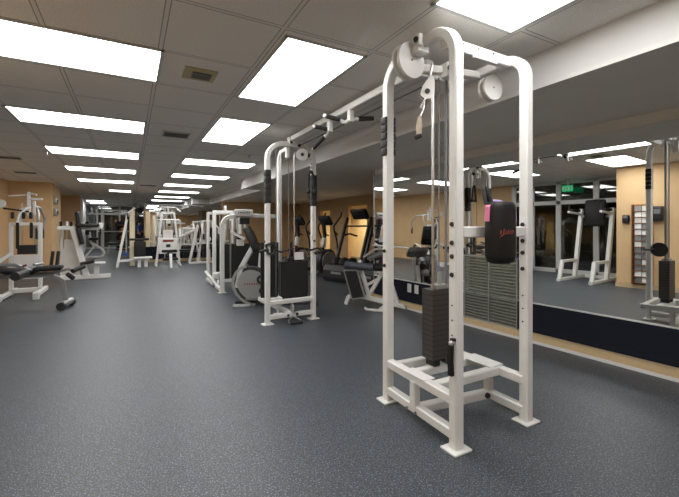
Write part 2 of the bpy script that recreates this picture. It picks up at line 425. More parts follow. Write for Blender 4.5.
ceiling_light(.86, 1.44, 4.25, 5.54, 'lengthwise ceiling light panel above the rear cable tower')
for i, (y, w) in enumerate([(7.08, 'first'), (9.22, 'second'), (11.45, 'third'), (13.75, 'fourth'), (16.2, 'fifth'), (18.6, 'sixth')]):
    ceiling_light(.84, 2.1, y, y + .62, 'white ceiling light panel laid crosswise in the right row, %s beyond the rear cable tower' % w)
for i, y in enumerate([20.4, 22.2, 25.3, 28.6, 33.0]):  # the last three, past the far glass, are added as its reflections
    ceiling_light(-1.74, -1.05, y, y + .62, 'small far ceiling light panel over the corridor, %s of five' % ('nearest', 'second', 'third', 'fourth', 'farthest')[i])
for i, (x, y) in enumerate([(-.9, .4), (-.9, -2.4), (1.2, -2.2)]):  # unseen panels added behind the camera for illumination and mirror reflections
    ceiling_light(x, x + 1.24, y, y + .62, 'unseen ceiling light panel added behind the camera, %s' % ('over the left side', 'at the rear left', 'at the rear right')[i])
def vent(x, y, sx, sy, label, m='grey'):
    t = thing('ceiling_vent', label, 'vent', (x, y, CH), 'ceiling vents')
    f = MB()
    for a in (-1, 1):
        f.box((x + a * sx / 2, y, CH - .006), (.025, sy + .025, .016)); f.box((x, y + a * sy / 2, CH - .006), (sx + .025, .025, .016))
    f.build('frame', 'alu', t)
    g = MB().box((x, y, CH - .002), (sx, sy, .006))
    for k in range(7): g.box((x, y - sy / 2 + (k + .5) * sy / 7, CH - .010), (sx, .012, .012), rotx(.5))
    g.build('grille', m, t)
vent(.52, 5.32, .30, .26, 'square grey air vent between the two light rows')
vent(-1.85, 8.46, .36, .2, 'slim ceiling vent at far left, nearer of the two')
vent(-2.0, 10.6, .36, .2, 'slim ceiling vent at far left, farther of the two')
vent(.45, 12.2, .40, .3, 'faint ceiling vent between the far light panels')
t = thing('ceiling_speaker', 'yellowed square ceiling fitting with a grille near the first left light', 'ceiling fitting', (.48, 3.14, CH))
MB().box((.48, 3.14, CH - .005), (.24, .24, .012), bev=.004).build('plate', mat('yellowed plastic', (.50, .42, .22), .5), t)
g = MB().box((.49, 3.14, CH - .016), (.14, .12, .012))
for k in range(5): g.box((.49, 3.10 + .02 * k, CH - .023), (.13, .006, .006))
g.build('grille', 'grey', t)
for i, (x, y, l) in enumerate([(-1.15, 7.5, 'tiny ceiling sprinkler left of the left light row'), (1.75, 6.3, 'tiny ceiling sprinkler above the rear cable tower')]):
    t = thing('sprinkler', l, 'sprinkler', (x, y, CH), None)
    MB().disc((x, y, CH - .006), (0, 0, 1), .035, .012).build('escutcheon', 'alu', t)
    MB().lathe([(.008, -.04), (.012, -.01), (.012, 0)], (x, y, CH - .01)).disc((x, y, CH - .052), (0, 0, 1), .02, .004).build('head', 'steel', t)
# recessed downlights in the alcove soffit and corridors
def downlight(x, y, z, label, e=10):
    t = thing('downlight', label, 'ceiling light', (x, y, z), 'warm round downlights')
    MB().lathe([(.075, -.008), (.095, -.008), (.095, 0), (.075, 0)], (x, y, z)).build('ring', 'alu', t)
    MB().disc((x, y, z - .002), (0, 0, 1), .074, .004).build('lens', 'warm', t)
    l = bpy.data.lights.new('downlight_bulb', 'SPOT'); l.energy = e; l.color = (1, .76, .45); l.shadow_soft_size = .07; l.spot_size = 2.4; l.spot_blend = .8
    lo = bpy.data.objects.new('bulb', l); COL.objects.link(lo); lo.parent = t; lo.location = (0, 0, -.03)
for i, (x, y) in enumerate([(4.9, 8.2), (4.9, 10.6), (4.9, 12.9)]):
    downlight(x, y, SZ - .02, 'warm round downlight in the soffit over the treadmills, %s of three' % ('nearest', 'middle', 'farthest')[i], 12)
downlight(7.1, 9.9, SZ, 'warm downlight in the bright side room behind the treadmills', 170)
downlight(7.1, 12.2, SZ, 'warm downlight at the far end of the side room', 110)
downlight(-4.2, 6.2, CH, 'warm downlight in the dark lobby behind the glass front', 14)

# ------------------------------------------------------------------ cable crossover: two towers joined by an overhead beam
X = thing('cable_crossover', 'tall white cable crossover with two arched towers joined by an overhead pull-up beam', 'cable machine', (1.84, 1.8, 0))
L_, F_, R_ = (1.565, 2.14), (1.54, 1.49), (2.142, 1.50)
W6 = .06
def foot(x, y, sx=.13, sy=.11):
    return MB().box((x, y, .006), (sx, sy, .012), bev=.003)
a1 = MB().bar([(*L_, .012), (*L_, 2.305), (*F_, 2.305), (*F_, .012)], W6, W6, (1, 0, 0), r=.17, seg=10).build('arched_upright', 'white', X)
a2 = MB().bar([(*R_, .012), (*R_, 2.265), (2.13, 2.03, 2.265), (1.57, 2.03, 2.265)], W6, W6, (1, 0, 0), r=.14, seg=10).build('curved_upright', 'white', X)
for (p, par) in ((L_, a1), (F_, a1), (R_, a2)):
    foot(p[0], p[1]).build('foot_plate', 'white', par)
def sleeve(x, y, z0, z1, par, s=.078, sub='foam_sleeve'):
    m = MB(); k = 5
    m.box((x, y, (z0 + z1) / 2), (s * .93, s * .93, z1 - z0), bev=.012, seg=2)
    for i in range(k):
        zz = z0 + (z1 - z0) * (i + .5) / k; m.box((x, y, zz), (s, s, (z1 - z0) / k * .92), bev=.012, seg=2)
    return m.build(sub, 'foam', par)
sm_ = MB()
for sx in (-1, 1):
    for i in range(5): sm_.box((L_[0] + sx * .036, L_[1], 1.69 + .265 * (i + .5) / 5), (.014, .062, .05), bev=.005, seg=2)
sm_.build('foam_strip', 'foam', a1)
# adjustment bolts on the posts (face towards -X)
def bolts(x, y, zs, par, name='bolt', r=.013):
    for z in zs:
        MB().lathe([(r * .75, -.012), (r, -.006), (r, .002), (r * .8, .006)], (x - W6 / 2 - .004, y, z), (-1, 0, 0), 14).build(name, 'black', par)
bolts(*F_, [1.215, 1.115, 1.042, .944], a1); bolts(*R_, [1.215, 1.115, 1.042, .944], a2); bolts(*L_, [1.035, .935], a1)
small = MB()
for z in (.78, .70, .62): small.disc((F_[0] - .031, F_[1], z), (1, 0, 0), .005, .004, 10); small.disc((R_[0] - .031, R_[1], z), (1, 0, 0), .005, .004, 10)
small.build('pin_hole', 'black', a1)
# top beam, brackets, pulleys
bm_ = MB().bar([(1.56, 1.60, 2.243), (2.13, 1.61, 2.248)], .065, .05, (0, 0, 1)); bm_.box((1.86, 1.568, 2.215), (.20, .02, .05), bev=.004)
tb = bm_.build('top_beam', 'white', X)
for i in range(3): MB().disc((1.68 + .13 * i, 1.573, 2.255), (0, 1, 0), .006, .008, 10).build('bolt', 'black', tb)
br = MB().bar([(1.55, 2.00, 2.25), (1.80, 1.80, 2.20), (2.12, 1.85, 2.25)], .05, .05, (0, 0, 1), r=.05)
br.box((1.80, 1.80, 2.20), (.10, .07, .09), bev=.006)
bk = br.build('pulley_bracket', 'white', X)
MB().disc((1.765, 1.76, 2.205), (-.6, -.8, 0), .017, .02, 14).build('bolt', 'black', bk)
b2 = MB().box((1.525, 1.78, 2.262), (.085, .10, .055), bev=.006); b2.box((1.49, 1.74, 2.30), (.03, .05, .07), bev=.004); b2 = b2.build('pulley_mount', 'white', X)
MB().disc((1.47, 1.735, 2.30), (-.7, -.7, 0), .016, .02, 14).build('bolt', 'black', b2)
def pulley_cover(c, ax, r, name='pulley_cover'):
    m = MB(); axv = V(ax).normalized(); c = V(c)
    m.disc(c, axv, r, .018, 32); m.disc(c - axv * .045, axv, r, .018, 32); m.disc(c - axv * .0225, axv, r * .8, .03, 28)
    o = m.build(name, 'white', X)
    MB().disc(c + axv * .010, axv, .006, .006, 10).build('axle_bolt', 'grey', o)
    return o
pulley_cover((1.485, 1.80, 2.205), (.10, -1, 0), .108)
pulley_cover((2.11, 1.72, 2.125), (-.06, -1, 0), .083)
# small swivelling pulley with its plates
ax = V((-.5, -.86, 0)).normalized(); pc = V((1.60, 1.79, 2.03)); ex = V((0, 0, 1)).cross(ax)
m = MB(); teardrop = [(.046 * math.cos(a), .046 * math.sin(a)) for a in [PI * (1.12 + k * .0911) for k in range(0, 10)]] + [(.045, .02), (.043, .085), (.02, .10), (-.027, .035)]
for s in (-.016, .016): m.prism(teardrop, pc + ax * s, ex, (0, 0, 1), .006)
po = m.build('swivel_pulley', 'white', X)
MB().disc(pc, ax, .042, .018).build('pulley_wheel', 'black', po)
MB().disc(pc + ax * .021, ax, .016, .006, 14).build('axle_bolt', 'black', po)
MB().rod(pc + V((.025, 0, .09)), (1.655, 1.80, 2.22), .009).build('swivel_stem', 'steel', po)
# guide rods and cables
for x, mm in ((1.752, 'steel'), (1.868, 'grey')):
    MB().rod((x, 1.90, .27), (x, 1.90, 2.24), .0095, 12).build('guide_rod', mm, X)
MB().rod((1.81, 1.905, .80), (1.81, 1.905, 2.2), .0045, 8).rod((1.84, 1.87, .30), (1.84, 1.87, 2.2), .004, 8).build('cable', 'grey', X)
# base frame
def rail(pts, name='base_rail', s=.055, par=None): return MB().bar(pts, s, s, (0, 0, 1)).build(name, 'white', par or X)
rail([(1.565, 2.14, .265), (1.54, 1.49, .265)]); rail([(1.565, 2.14, .08), (1.54, 1.49, .08)])
MB().bar([(1.54, 1.83, .095), (1.54, 1.83, .25)], .05, .05).build('base_strut', 'white', X)
rail([(1.55, 1.89, .262), (2.14, 1.91, .262)]); rail([(1.55, 1.83, .075), (2.12, 1.77, .075)])
rail([(1.56, 1.69, .26), (2.12, 1.69, .26)]); rail([(2.13, 1.50, .26), (2.13, 2.06, .26)]); rail([(2.13, 1.50, .075), (2.13, 1.79, .075)])
rail([(2.13, 2.03, .262), (1.56, 2.06, .262)])
MB().bar([(2.13, 1.77, .075), (2.13, 1.77, .25)], .05, .05).build('base_strut', 'white', X)
MB().box((1.56, 1.82, .291), (.085, .20, .008), bev=.002).build('gusset_plate', 'white', X)
MB().box((2.10, 1.80, .291), (.13, .24, .008), bev=.002).build('gusset_plate', 'white', X)
for y in (1.79, 1.87): MB().disc((1.508, y, .075), (1, 0, 0), .009, .014, 12).build('base_bolt', 'grey', X)
MB().disc((2.085, 1.742, .078), (-.4, -.9, 0), .018, .02, 16).build('base_bolt', 'black', X)
# weight stack
ws = MB().box((1.81, 1.90, .565), (.215, .105, .455), bev=.004)
ws = ws.build('weight_stack', 'plates', X)
MB().box((1.81, 1.90, .805), (.10, .07, .03), bev=.004).rod((1.81, 1.9, .81), (1.81, 1.9, .90), .016).build('stack_head', 'satin', ws)
MB().box((1.752, 1.90, .315), (.05, .08, .045)).box((1.868, 1.90, .315), (.05, .08, .045)).build('stack_bumper', 'rubber', ws)
MB().disc((1.98, 1.93, .93), (.85, -.5, 0), .085, .03).rod((1.98, 1.95, .93), (2.13, 2.03, .93), .012).build('lower_pulley', 'black', X)
# cross bar between front and right posts
MB().bar([(1.57, 1.49, 1.172), (2.10, 1.50, 1.172)], .062, .05, (0, 0, 1)).build('cross_bar', 'white', X)
lv = MB().rod((1.51, 1.47, .585), (1.455, 1.44, .60), .008).ball((1.452, 1.44, .60), .013).build('selector_pin', 'steel', X)
MB().bar([(1.485, 1.475, .595), (1.482, 1.475, .50), (1.487, 1.475, .415)], .03, .022, (0, 1, 0)).bar([(1.51, 1.47, .60), (1.485, 1.475, .60)], .02, .02, (0, 1, 0)).build('black_handle', 'vinyl', lv)
# overhead beam and pull-up bars
MB().bar([(1.80, 1.98, 2.315), (1.80, 4.52, 2.315)], .06, .06, (1, 0, 0)).build('overhead_beam', 'white', X)
MB().rod((1.90, 2.0, 2.24), (1.90, 4.5, 2.24), .006).build('overhead_cable', 'black', X)
def pull_up(mount, tubes, grips):
    m = MB().box(mount, (.05, .05, .12), bev=.006)
    for q in tubes: m.tube(q, .018, r=.03)
    o = m.build('pull_up_bar', 'white', X)
    for a, b in grips:
        MB().rod(a, b, .021).build('grip', 'foam', o)
        MB().ball(V(b) + (V(b) - V(a)).normalized() * .008, .02).build('end_cap', 'white', o)
pull_up((1.80, 3.05, 2.235), [[(1.70, 3.07, 2.185), (1.74, 3.06, 2.165), (1.80, 3.05, 2.20), (1.875, 3.03, 2.21)]],
        [((1.695, 3.07, 2.19), (1.56, 3.09, 2.21)), ((1.87, 3.03, 2.21), (2.02, 3.0, 2.23))])
pull_up((1.80, 3.47, 2.235), [[(1.765, 3.48, 2.205), (1.80, 3.47, 2.205), (1.84, 3.50, 2.20), (1.82, 3.62, 2.165)]],
        [((1.77, 3.48, 2.205), (1.645, 3.50, 2.22)), ((1.82, 3.63, 2.16), (1.80, 3.86, 2.085))])
# rear tower
A_, C_, D_ = (1.48, 4.52), (2.10, 4.52), (1.80, 4.98)
r1 = MB().bar([(*A_, .012), (*A_, 2.24), (*C_, 2.24), (*C_, .012)], W6, W6, (0, 1, 0), r=.2, seg=10).build('arched_upright', 'white', X)
r2 = MB().bar([(*D_, .012), (*D_, 2.20), (1.82, 4.55, 2.24)], W6, .055, (1, 0, 0), r=.12, seg=10).build('curved_upright', 'white', X)
for p, par in ((A_, r1), (C_, r1), (D_, r2)): foot(p[0], p[1], .14, .11).build('foot_plate', 'white', par)
sleeve(*A_, 1.49, 1.905, r1); sleeve(*C_, 1.47, 1.88, r1)
MB().box((1.80, 4.515, 2.285), (.10, .07, .10), bev=.008).box((1.75, 4.54, 2.18), (.045, .06, .22), bev=.01).build('top_hub', 'white', X)
MB().disc((1.775, 4.475, 2.265), (0, 1, 0), .016, .02, 12).disc((1.885, 4.475, 2.235), (0, 1, 0), .02, .02, 12).build('hub_bolt', 'black', X)
pv = MB().disc((1.915, 4.455, 2.12), (-.25, -1, 0), .075, .014, 28).disc((1.922, 4.49, 2.12), (-.25, -1, 0), .075, .014, 28).build('pulley_cover', 'white', X)
MB().disc((1.913, 4.445, 2.12), (-.25, -1, 0), .022, .012, 14).build('axle_bolt', 'black', pv)
MB().box((2.0, 4.47, 2.12), (.05, .04, .05), bev=.01).build('cable_stop', 'black', pv)
for x in (1.715, 1.905): MB().rod((x, 4.70, .26), (x, 4.70, 2.2), .009, 10).build('guide_rod', 'steel', X)
MB().rod((1.81, 4.66, .78), (1.81, 4.66, 2.2), .005, 8).rod((1.64, 4.66, .3), (1.64, 4.66, 2.2), .005, 8).build('cable', 'grey', X)
w2 = MB().box((1.895, 4.70, .51), (.37, .12, .48), bev=.004).build('weight_stack', 'plates2', X)
MB().box((1.895, 4.70, .775), (.20, .09, .05), bev=.006).rod((1.86, 4.7, .8), (1.86, 4.7, 1.0), .015).build('stack_head', 'black', w2)
MB().box((1.95, 4.64, .82), (.13, .006, .10), bev=.001).build('paper_card', 'paper', w2)
MB().box((1.60, 4.80, .64), (.24, .02, .72), bev=.004).build('shroud', 'black', X)
MB().box((2.0, 4.86, .55), (.16, .02, .62), bev=.004).build('shroud', 'black', X)
rail([(1.48, 4.52, .26), (2.10, 4.52, .27)]); rail([(1.48, 4.52, .085), (2.10, 4.52, .095)])
rail([(1.66, 4.56, .27), (1.80, 4.98, .27)]); rail([(1.52, 4.98, .24), (1.80, 4.54, .10)]); rail([(1.5, 4.70, .26), (2.1, 4.70, .26)])
MB().disc((1.74, 4.49, .09), (0, 1, 0), .015, .02, 12).disc((1.86, 4.49, .095), (0, 1, 0), .018, .02, 12).build('base_bolt', 'black', X)
MB().disc((1.80, 4.50, .17), (1, 0, 0), .055, .02, 20).rod((1.80, 4.5, .17), (1.81, 4.53, .26), .012).build('lower_pulley', 'satin', X)
bolts(*A_, [1.02], r1); MB().disc((C_[0], C_[1] - .033, 1.02), (0, 1, 0), .015, .012, 12).build('bolt', 'black', r1)
# dark straps slung across the rear tower at waist height
t = thing('cable_strap', 'black strap and rope slung round the left post of the rear cable tower', 'strap', (1.48, 4.48, .9))
MB().tube([(1.44, 4.47, .98), (1.47, 4.455, .88), (1.53, 4.45, .86), (1.57, 4.47, .95), (1.52, 4.46, 1.0), (1.44, 4.47, .98)], .014, r=.03).tube([(1.55, 4.46, .93), (1.62, 4.46, .89), (1.80, 4.46, .93)], .012, r=.05).build('loop', 'foam', t)
MB().rod((1.36, 4.46, .90), (1.47, 4.45, .93), .019).build('grip', 'foam', t)
t = thing('stirrup_handle', 'black stirrup handle hanging on the right post of the rear cable tower', 'handle', (2.1, 4.46, .88))
MB().tube([(1.96, 4.46, .93), (2.02, 4.45, .90), (2.13, 4.45, .93), (2.20, 4.47, .89)], .013, r=.03).build('strap', 'foam', t)
MB().rod((2.09, 4.45, .86), (2.20, 4.45, .885), .019).build('grip', 'foam', t)
t = thing('low_handle', 'dark metal handle lying on the floor under the rear cable tower', 'handle', (1.80, 4.36, 0))
MB().rod((1.72, 4.36, .022), (1.88, 4.36, .022), .02).build('grip', 'foam', t)
MB().tube([(1.71, 4.36, .022), (1.72, 4.44, .03), (1.80, 4.49, .08), (1.88, 4.44, .03), (1.89, 4.36, .022)], .007, r=.02).build('bow', 'satin', t)
# rope attachment
t = thing('rope_attachment', 'black triceps rope on a chain hanging in the rear cable tower', 'rope', (2.04, 4.44, 1.6))
c = MB()
for k in range(5): c.lathe([(.012 + .004 * math.cos(a), .004 * math.sin(a)) for a in [2 * PI * j / 6 for j in range(7)]], (2.03 + .002 * k, 4.44, 2.07 - .028 * k), (1, 0, 0) if k % 2 else (0, 1, 0), 10)
c.build('chain', 'steel', t)
MB().tube([(1.99, 4.44, 1.66), (2.0, 4.44, 1.86), (2.03, 4.44, 1.94), (2.06, 4.44, 1.86), (2.085, 4.44, 1.66)], .017, r=.03).build('rope', 'foam', t)
MB().ball((1.99, 4.44, 1.655), .028).build('rope_end', 'rubber', t)
MB().ball((2.085, 4.44, 1.655), .032).build('rope_end', 'rubber', t)
# strap handle hanging in the front tower
t = thing('strap_handle', 'tan strap handle clipped under the small pulley of the front cable tower', 'handle', (1.535, 1.78, 1.76))
c = MB()
c.tube([(1.575, 1.77, 1.985), (1.557, 1.775, 1.96), (1.545, 1.78, 1.925), (1.56, 1.78, 1.90), (1.572, 1.78, 1.94), (1.575, 1.77, 1.985)], .0045, r=.01, seg=8)
c.tube([(1.56, 1.78, 1.905), (1.545, 1.78, 1.88), (1.535, 1.78, 1.84)], .005, r=.01, seg=8)
c.build('carabiner', 'steel', t)
MB().prism([(-.010, .07), (.010, .075), (.018, .03), (.016, -.035), (-.014, -.04), (-.018, .01)], (1.530, 1.78, 1.795), (.88, -.48, 0), (.05, 0, 1), .014).build('strap', mat('tan webbing', (.48, .40, .30), .7, noise=.2), t)
MB().rod((1.508, 1.79, 1.738), (1.540, 1.775, 1.755), .014).build('grip', 'foam', t)
# hanging pad
t = thing('squat_pad', 'black padded sleeve with red print hung on the cross bar of the front tower', 'bar pad', (1.80, 1.40, 1.0))
pd = MB(); N = 28
rx, ry, cx = .090, .062, 1.768
prof = [(0, 0), (.55, 0), (.88, .012), (1, .045), (1.0, .295), (.96, .318), (.80, .335), (0, .328)]
vs = []; fs = []
for j in range(N):
    a = 2 * PI * j / N
    ca, sa = math.copysign(abs(math.cos(a)) ** .8, math.cos(a)), math.copysign(abs(math.sin(a)) ** .8, math.sin(a))
    for (q, z) in prof: vs.append((cx + rx * q * ca, 1.39 + ry * q * sa, 1.0 + z))
for j in range(N):
    for i in range(len(prof) - 1): fs.append((j * 8 + i, ((j + 1) % N) * 8 + i, ((j + 1) % N) * 8 + i + 1, j * 8 + i + 1))
pd.add(vs, fs, True); pdo = pd.build('pad', 'vinyl', t)
lg = MB()
for k, (dx, hh, w) in enumerate([(0, .022, .010), (.016, .028, .008), (.031, .019, .007), (.044, .023, .008), (.058, .019, .007), (.071, .019, .007), (.083, .022, .006)]):
    x0 = cx - .070 + dx
    lg.prism([(0, 0), (w, 0), (w + .006, hh), (.006, hh)], (x0, 1.39 - ry * (max(0, 1 - (abs(x0 + .008 - cx) / rx) ** 2.5)) ** .4 - .0015, 1.162), (1, 0, 0), (0, 0, 1), .002)
lg.prism([(-.086, -.016), (-.055, -.002), (-.02, .006), (-.055, .006)], (cx, 1.39 - ry - .0005, 1.160), (1, 0, 0), (0, 0, 1), .002)
lg.build('red_lettering', 'red', pdo)
MB().bar([(cx - .07, 1.40, 1.318), (cx - .096, 1.395, 1.312), (cx - .101, 1.395, 1.23)], .026, .008, (0, 1, 0), r=.01).build('strap', 'pink', t)
MB().bar([(cx + .07, 1.38, 1.318), (cx + .098, 1.38, 1.312), (cx + .104, 1.38, 1.23)], .026, .008, (0, 1, 0), r=.01).build('strap', 'purple', t)
MB().tube([(cx - .03, 1.42, 1.325), (cx - .02, 1.43, 1.342), (cx + .05, 1.43, 1.342), (cx + .06, 1.42, 1.325)], .010, r=.02).build('carry_handle', 'purple', t)
MB().tube([(cx - .08, 1.42, 1.325), (cx - .075, 1.44, 1.40), (cx - .055, 1.46, 1.435), (cx - .038, 1.44, 1.40), (cx - .03, 1.42, 1.325)], .010, r=.02).build('hanging_loop', 'foam', t)
# tinted panel against the mirror wall, and the wall outlets
xw = wallx(3.03) - .05
t = thing('mesh_screen', 'green tinted ribbed screen panel leaning against the mirror behind the front tower', 'screen panel', (xw, 3.03, .088))
R = rotz(.056)
MB().box((xw, 3.03, .088 + .39), (.008, .70, .76), R).build('sheet', 'meshpanel', t)
f = MB().box((xw, 3.03, .094), (.014, .71, .012), R).box((xw, 3.03, .852), (.014, .71, .012), R).box((xw - .006, 3.03, .48), (.008, .012, .74), R)
for a in (-.35, .35): f.box(V((xw, 3.03, .473)) + R @ V((0, a, 0)), (.012, .010, .76), R)
f.build('frame', 'satin', t)
for i, (y, l) in enumerate([(4.26, 'white wall outlet plate on the navy panel, right of the pair'), (4.41, 'white wall outlet plate on the navy panel, left of the pair')]):
    t = thing('wall_outlet', l, 'outlet', (wallx(y) - .02, y, .25))
    MB().box((wallx(y) - .0205, y, .30), (.008, .085, .125), bev=.002).build('plate', 'white', t)
    MB().box((wallx(y) - .0255, y, .322), (.004, .035, .03), bev=.001).box((wallx(y) - .0255, y, .278), (.004, .035, .03), bev=.001).build('socket', 'offwhite', t)

# ------------------------------------------------------------------ machines: shared pieces
def round_foot(x, y): return MB().disc((x, y, .008), (0, 0, 1), .05, .016, 18)
def pad(parent, c, s, rot=None, m='vinyl', name='pad', bev=.03):
    return MB().box(c, s, rot, bev=bev, seg=3).build(name, m, parent)

# chest press station at the far left
t = thing('chest_press_station', 'white weight station with a shrouded stack, standing at the far left by the tan wall', 'weight machine', (-1.5, 8.5, 0))
fr = MB().bar([(-1.80, 8.5, .02), (-1.80, 8.5, 1.25), (-1.40, 8.5, 1.25), (-1.40, 8.5, .02)], .06, .06, (0, 1, 0))
fr.bar([(-1.82, 8.9, .06), (-1.82, 7.9, .06)], .07, .07, (1, 0, 0)).bar([(-1.38, 8.9, .06), (-1.38, 7.95, .06)], .07, .08, (1, 0, 0)).bar([(-1.8, 8.5, .09), (-1.4, 8.5, .09)], .06, .08, (0, 1, 0))
fr.build('frame', 'white', t)
for x in (-1.84, -1.36): MB().box((x, 7.93, .06), (.09, .10, .12), bev=.01).build('foot', 'white', t)
MB().box((-1.60, 8.47, .50), (.34, .03, .42), bev=.008).build('lower_shroud', 'offwhite', t)
MB().box((-1.60, 8.62, .80), (.26, .14, .16)).build('weight_stack', 'plates2', t)
for x in (-1.68, -1.50): MB().rod((x, 8.60, .70), (x, 8.60, 1.62), .014).build('guide_rod', 'steel', t)
MB().box((-1.71, 8.47, 1.05), (.045, .04, .46), bev=.014).build('arm_pad', 'vinyl', t)
MB().box((-1.52, 8.47, 1.14), (.045, .04, .28), bev=.014).build('arm_pad', 'vinyl', t)
for x in (-1.77, -1.62, -1.52): MB().box((x, 8.44, 1.40), (.05, .05, .12), bev=.015).build('knob', 'black', t)
hd = MB().bar([(-1.70, 8.6, 1.22), (-1.70, 8.6, 1.50), (-1.55, 8.6, 1.56)], .045, .045, (0, 1, 0), r=.06).bar([(-1.58, 8.6, 1.40), (-1.58, 8.6, 1.82)], .05, .05, (0, 1, 0)).bar([(-1.50, 8.6, 1.42), (-1.50, 8.6, 1.66)], .04, .04, (0, 1, 0)).bar([(-1.60, 8.6, 1.70), (-1.38, 8.55, 1.70)], .035, .035, (0, 0, 1)).bar([(-1.58, 8.62, 1.80), (-1.45, 8.5, 1.77)], .03, .03, (0, 0, 1)).bar([(-1.58, 8.62, 1.77), (-1.85, 8.55, 1.74)], .02, .02, (0, 0, 1))
hd.tube([(-1.70, 8.40, 1.28), (-1.68, 8.42, 1.40), (-1.60, 8.5, 1.52), (-1.56, 8.58, 1.54)], .02, r=.04).build('press_head', 'white', t)
for y in (8.72, 9.3):
    MB().tube([(-1.50, y, 1.05), (-1.46, y, 1.36), (-1.50, 8.98 + (y - 8.98) * .4, 1.56), (-1.55, 8.62, 1.60)], .022, r=.08).build('press_arm', 'satin', t)
    MB().rod((-1.50, y, .98), (-1.495, y, 1.18), .028).build('grip', 'foam', t)
MB().bar([(-1.9, 8.48, 1.52), (-1.56, 8.5, 1.47)], .03, .03, (0, 0, 1)).build('dark_lever', 'black', t)
MB().disc((-1.93, 8.45, 1.60), (0, 1, 0), .07, .03).build('pulley', 'white', t)
MB().bar([(-2.2, 8.3, .35), (-1.80, 8.48, .75)], .06, .06, (0, 0, 1)).build('side_strut', 'white', t)
pad(t, (-1.98, 8.1, .55), (.36, .40, .08), name='seat'); MB().bar([(-1.98, 8.1, .06), (-1.98, 8.1, .52)], .06, .06).build('seat_post', 'white', t)

# black adjustable bench with silver legs
t = thing('ab_bench', 'black padded bench with roller pads and a curved silver front leg at left', 'bench', (-1.2, 6.95, 0))
MB().bar([(-2.1, 7.05, .50), (-1.45, 6.98, .50), (-1.05, 6.92, .50), (-.87, 6.9, .42), (-.825, 6.88, .07)], .06, .06, (0, 1, 0), r=.12).bar([(-2.1, 7.0, .70), (-1.42, 6.95, .66), (-1.18, 6.93, .52), (-1.0, 6.92, .52)], .045, .045, (0, 1, 0), r=.06).build('frame', 'silver', t)
MB().rod((-.865, 6.74, .075), (-.785, 7.04, .085), .046, 14).build('front_foot', 'satin', t)
MB().rod((-.875, 6.70, .056), (-.862, 6.76, .056), .055, 14).build('foot_cap', 'rubber', t)
MB().rod((-.788, 7.02, .06), (-.775, 7.08, .06), .055, 14).build('foot_cap', 'rubber', t)
pad(t, (-1.04, 6.9, .60), (.34, .26, .07), roty(-.06), name='seat')
pad(t, (-1.60, 7.0, .585), (.80, .27, .07), roty(.10), name='back_pad')
for y in (6.72, 7.12):
    MB().rod((-1.36, y - .12, .53), (-1.29, y + .10, .55), .06, 16).build('roller', 'charcoal', t)
for x, y in ((-1.02, 7.0), (-.95, 6.98)): MB().rod((x - .005, y, .62), (x + .018, y, .84), .022).build('grip', 'foam', t)
MB().rod((-1.20, 6.85, .66), (-1.13, 7.05, .66), .02).build('handle_bar', 'satin', t)
MB().bar([(-1.0, 6.9, .52), (-.80, 6.88, .58), (-.72, 6.9, .52)], .04, .04, (0, 1, 0), r=.03).build('foot_bar', 'silver', t)
MB().rod((-.74, 6.80, .55), (-.62, 6.96, .60), .034).build('ankle_roller', 'foam', t)
MB().rod((-.80, 6.78, .51), (-.74, 6.86, .44), .032).build('ankle_roller', 'foam', t)
MB().box((-1.30, 6.83, .655), (.05, .012, .03), roty(-.3)).build('red_tag', 'red', t)
MB().bar([(-2.1, 7.05, .5), (-2.1, 7.05, .05)], .06, .06).bar([(-2.1, 6.75, .04), (-2.1, 7.35, .04)], .06, .06, (1, 0, 0)).build('rear_leg', 'silver', t)

# seated row machine with the long base bar
t = thing('seated_row_machine', 'white machine with slanted post and black L-shaped pad, standing left beside the tan wall', 'weight machine', (-1.0, 10.5, 0))
MB().bar([(-1.42, 10.5, .05), (-.40, 10.5, .05)], .09, .10, (0, 1, 0)).build('base_bar', 'white', t)
MB().bar([(-1.14, 10.5, 1.16), (-.88, 10.5, .08)], .13, .12, (0, 1, 0)).build('slanted_post', 'white', t)
MB().bar([(-1.42, 10.5, 1.17), (-.62, 10.5, 1.17)], .08, .08, (0, 1, 0)).build('top_bar', 'white', t)
MB().prism([(-.08, -.05), (.04, -.06), (.06, .06), (-.02, .09)], (-.60, 10.5, 1.22), (1, 0, 0), (0, 0, 1), .12).build('white_tip', 'white', t)
pad(t, (-1.04, 10.45, 1.39), (.08, .22, .32), roty(-.10), name='back_pad'); pad(t, (-.85, 10.45, 1.24), (.46, .30, .07), name='arm_pad'); pad(t, (-.99, 10.42, 1.0), (.08, .2, .40), roty(-.2), name='lower_pad')
MB().bar([(-.68, 10.5, .08), (-.68, 10.5, .34)], .13, .10, (0, 1, 0)).build('seat_post', 'white', t)
MB().box((-.68, 10.5, .36), (.34, .26, .045), bev=.01).build('seat', 'white', t)
MB().bar([(-1.37, 10.7, .02), (-1.37, 10.7, 1.2)], .06, .06).bar([(-1.05, 10.7, .02), (-1.05, 10.7, 1.2)], .06, .06).bar([(-1.4, 10.7, 1.2), (-1.02, 10.7, 1.2)], .06, .06, (0, 1, 0)).bar([(-1.4, 10.7, .06), (-1.02, 10.7, .06)], .07, .07, (0, 1, 0)).build('tower_frame', 'white', t)
MB().box((-1.21, 10.68, .40), (.30, .03, .60), bev=.006).build('lower_shroud', 'offwhite', t)
MB().box((-1.21, 10.72, .80), (.22, .1, .22)).build('weight_stack', 'offwhite', t)
for x in (-1.28, -1.14): MB().rod((x, 10.72, .7), (x, 10.72, 1.18), .012).build('guide_rod', 'steel', t)
for x in (-1.36, -1.25, -1.17): MB().box((x, 10.5, 1.27), (.05, .06, .11), bev=.012).build('counter_knob', 'white' if x == -1.25 else 'black', t)
MB().rod((-.98, 10.4, .36), (-.72, 10.34, .42), .04).build('foot_roller', 'foam', t)

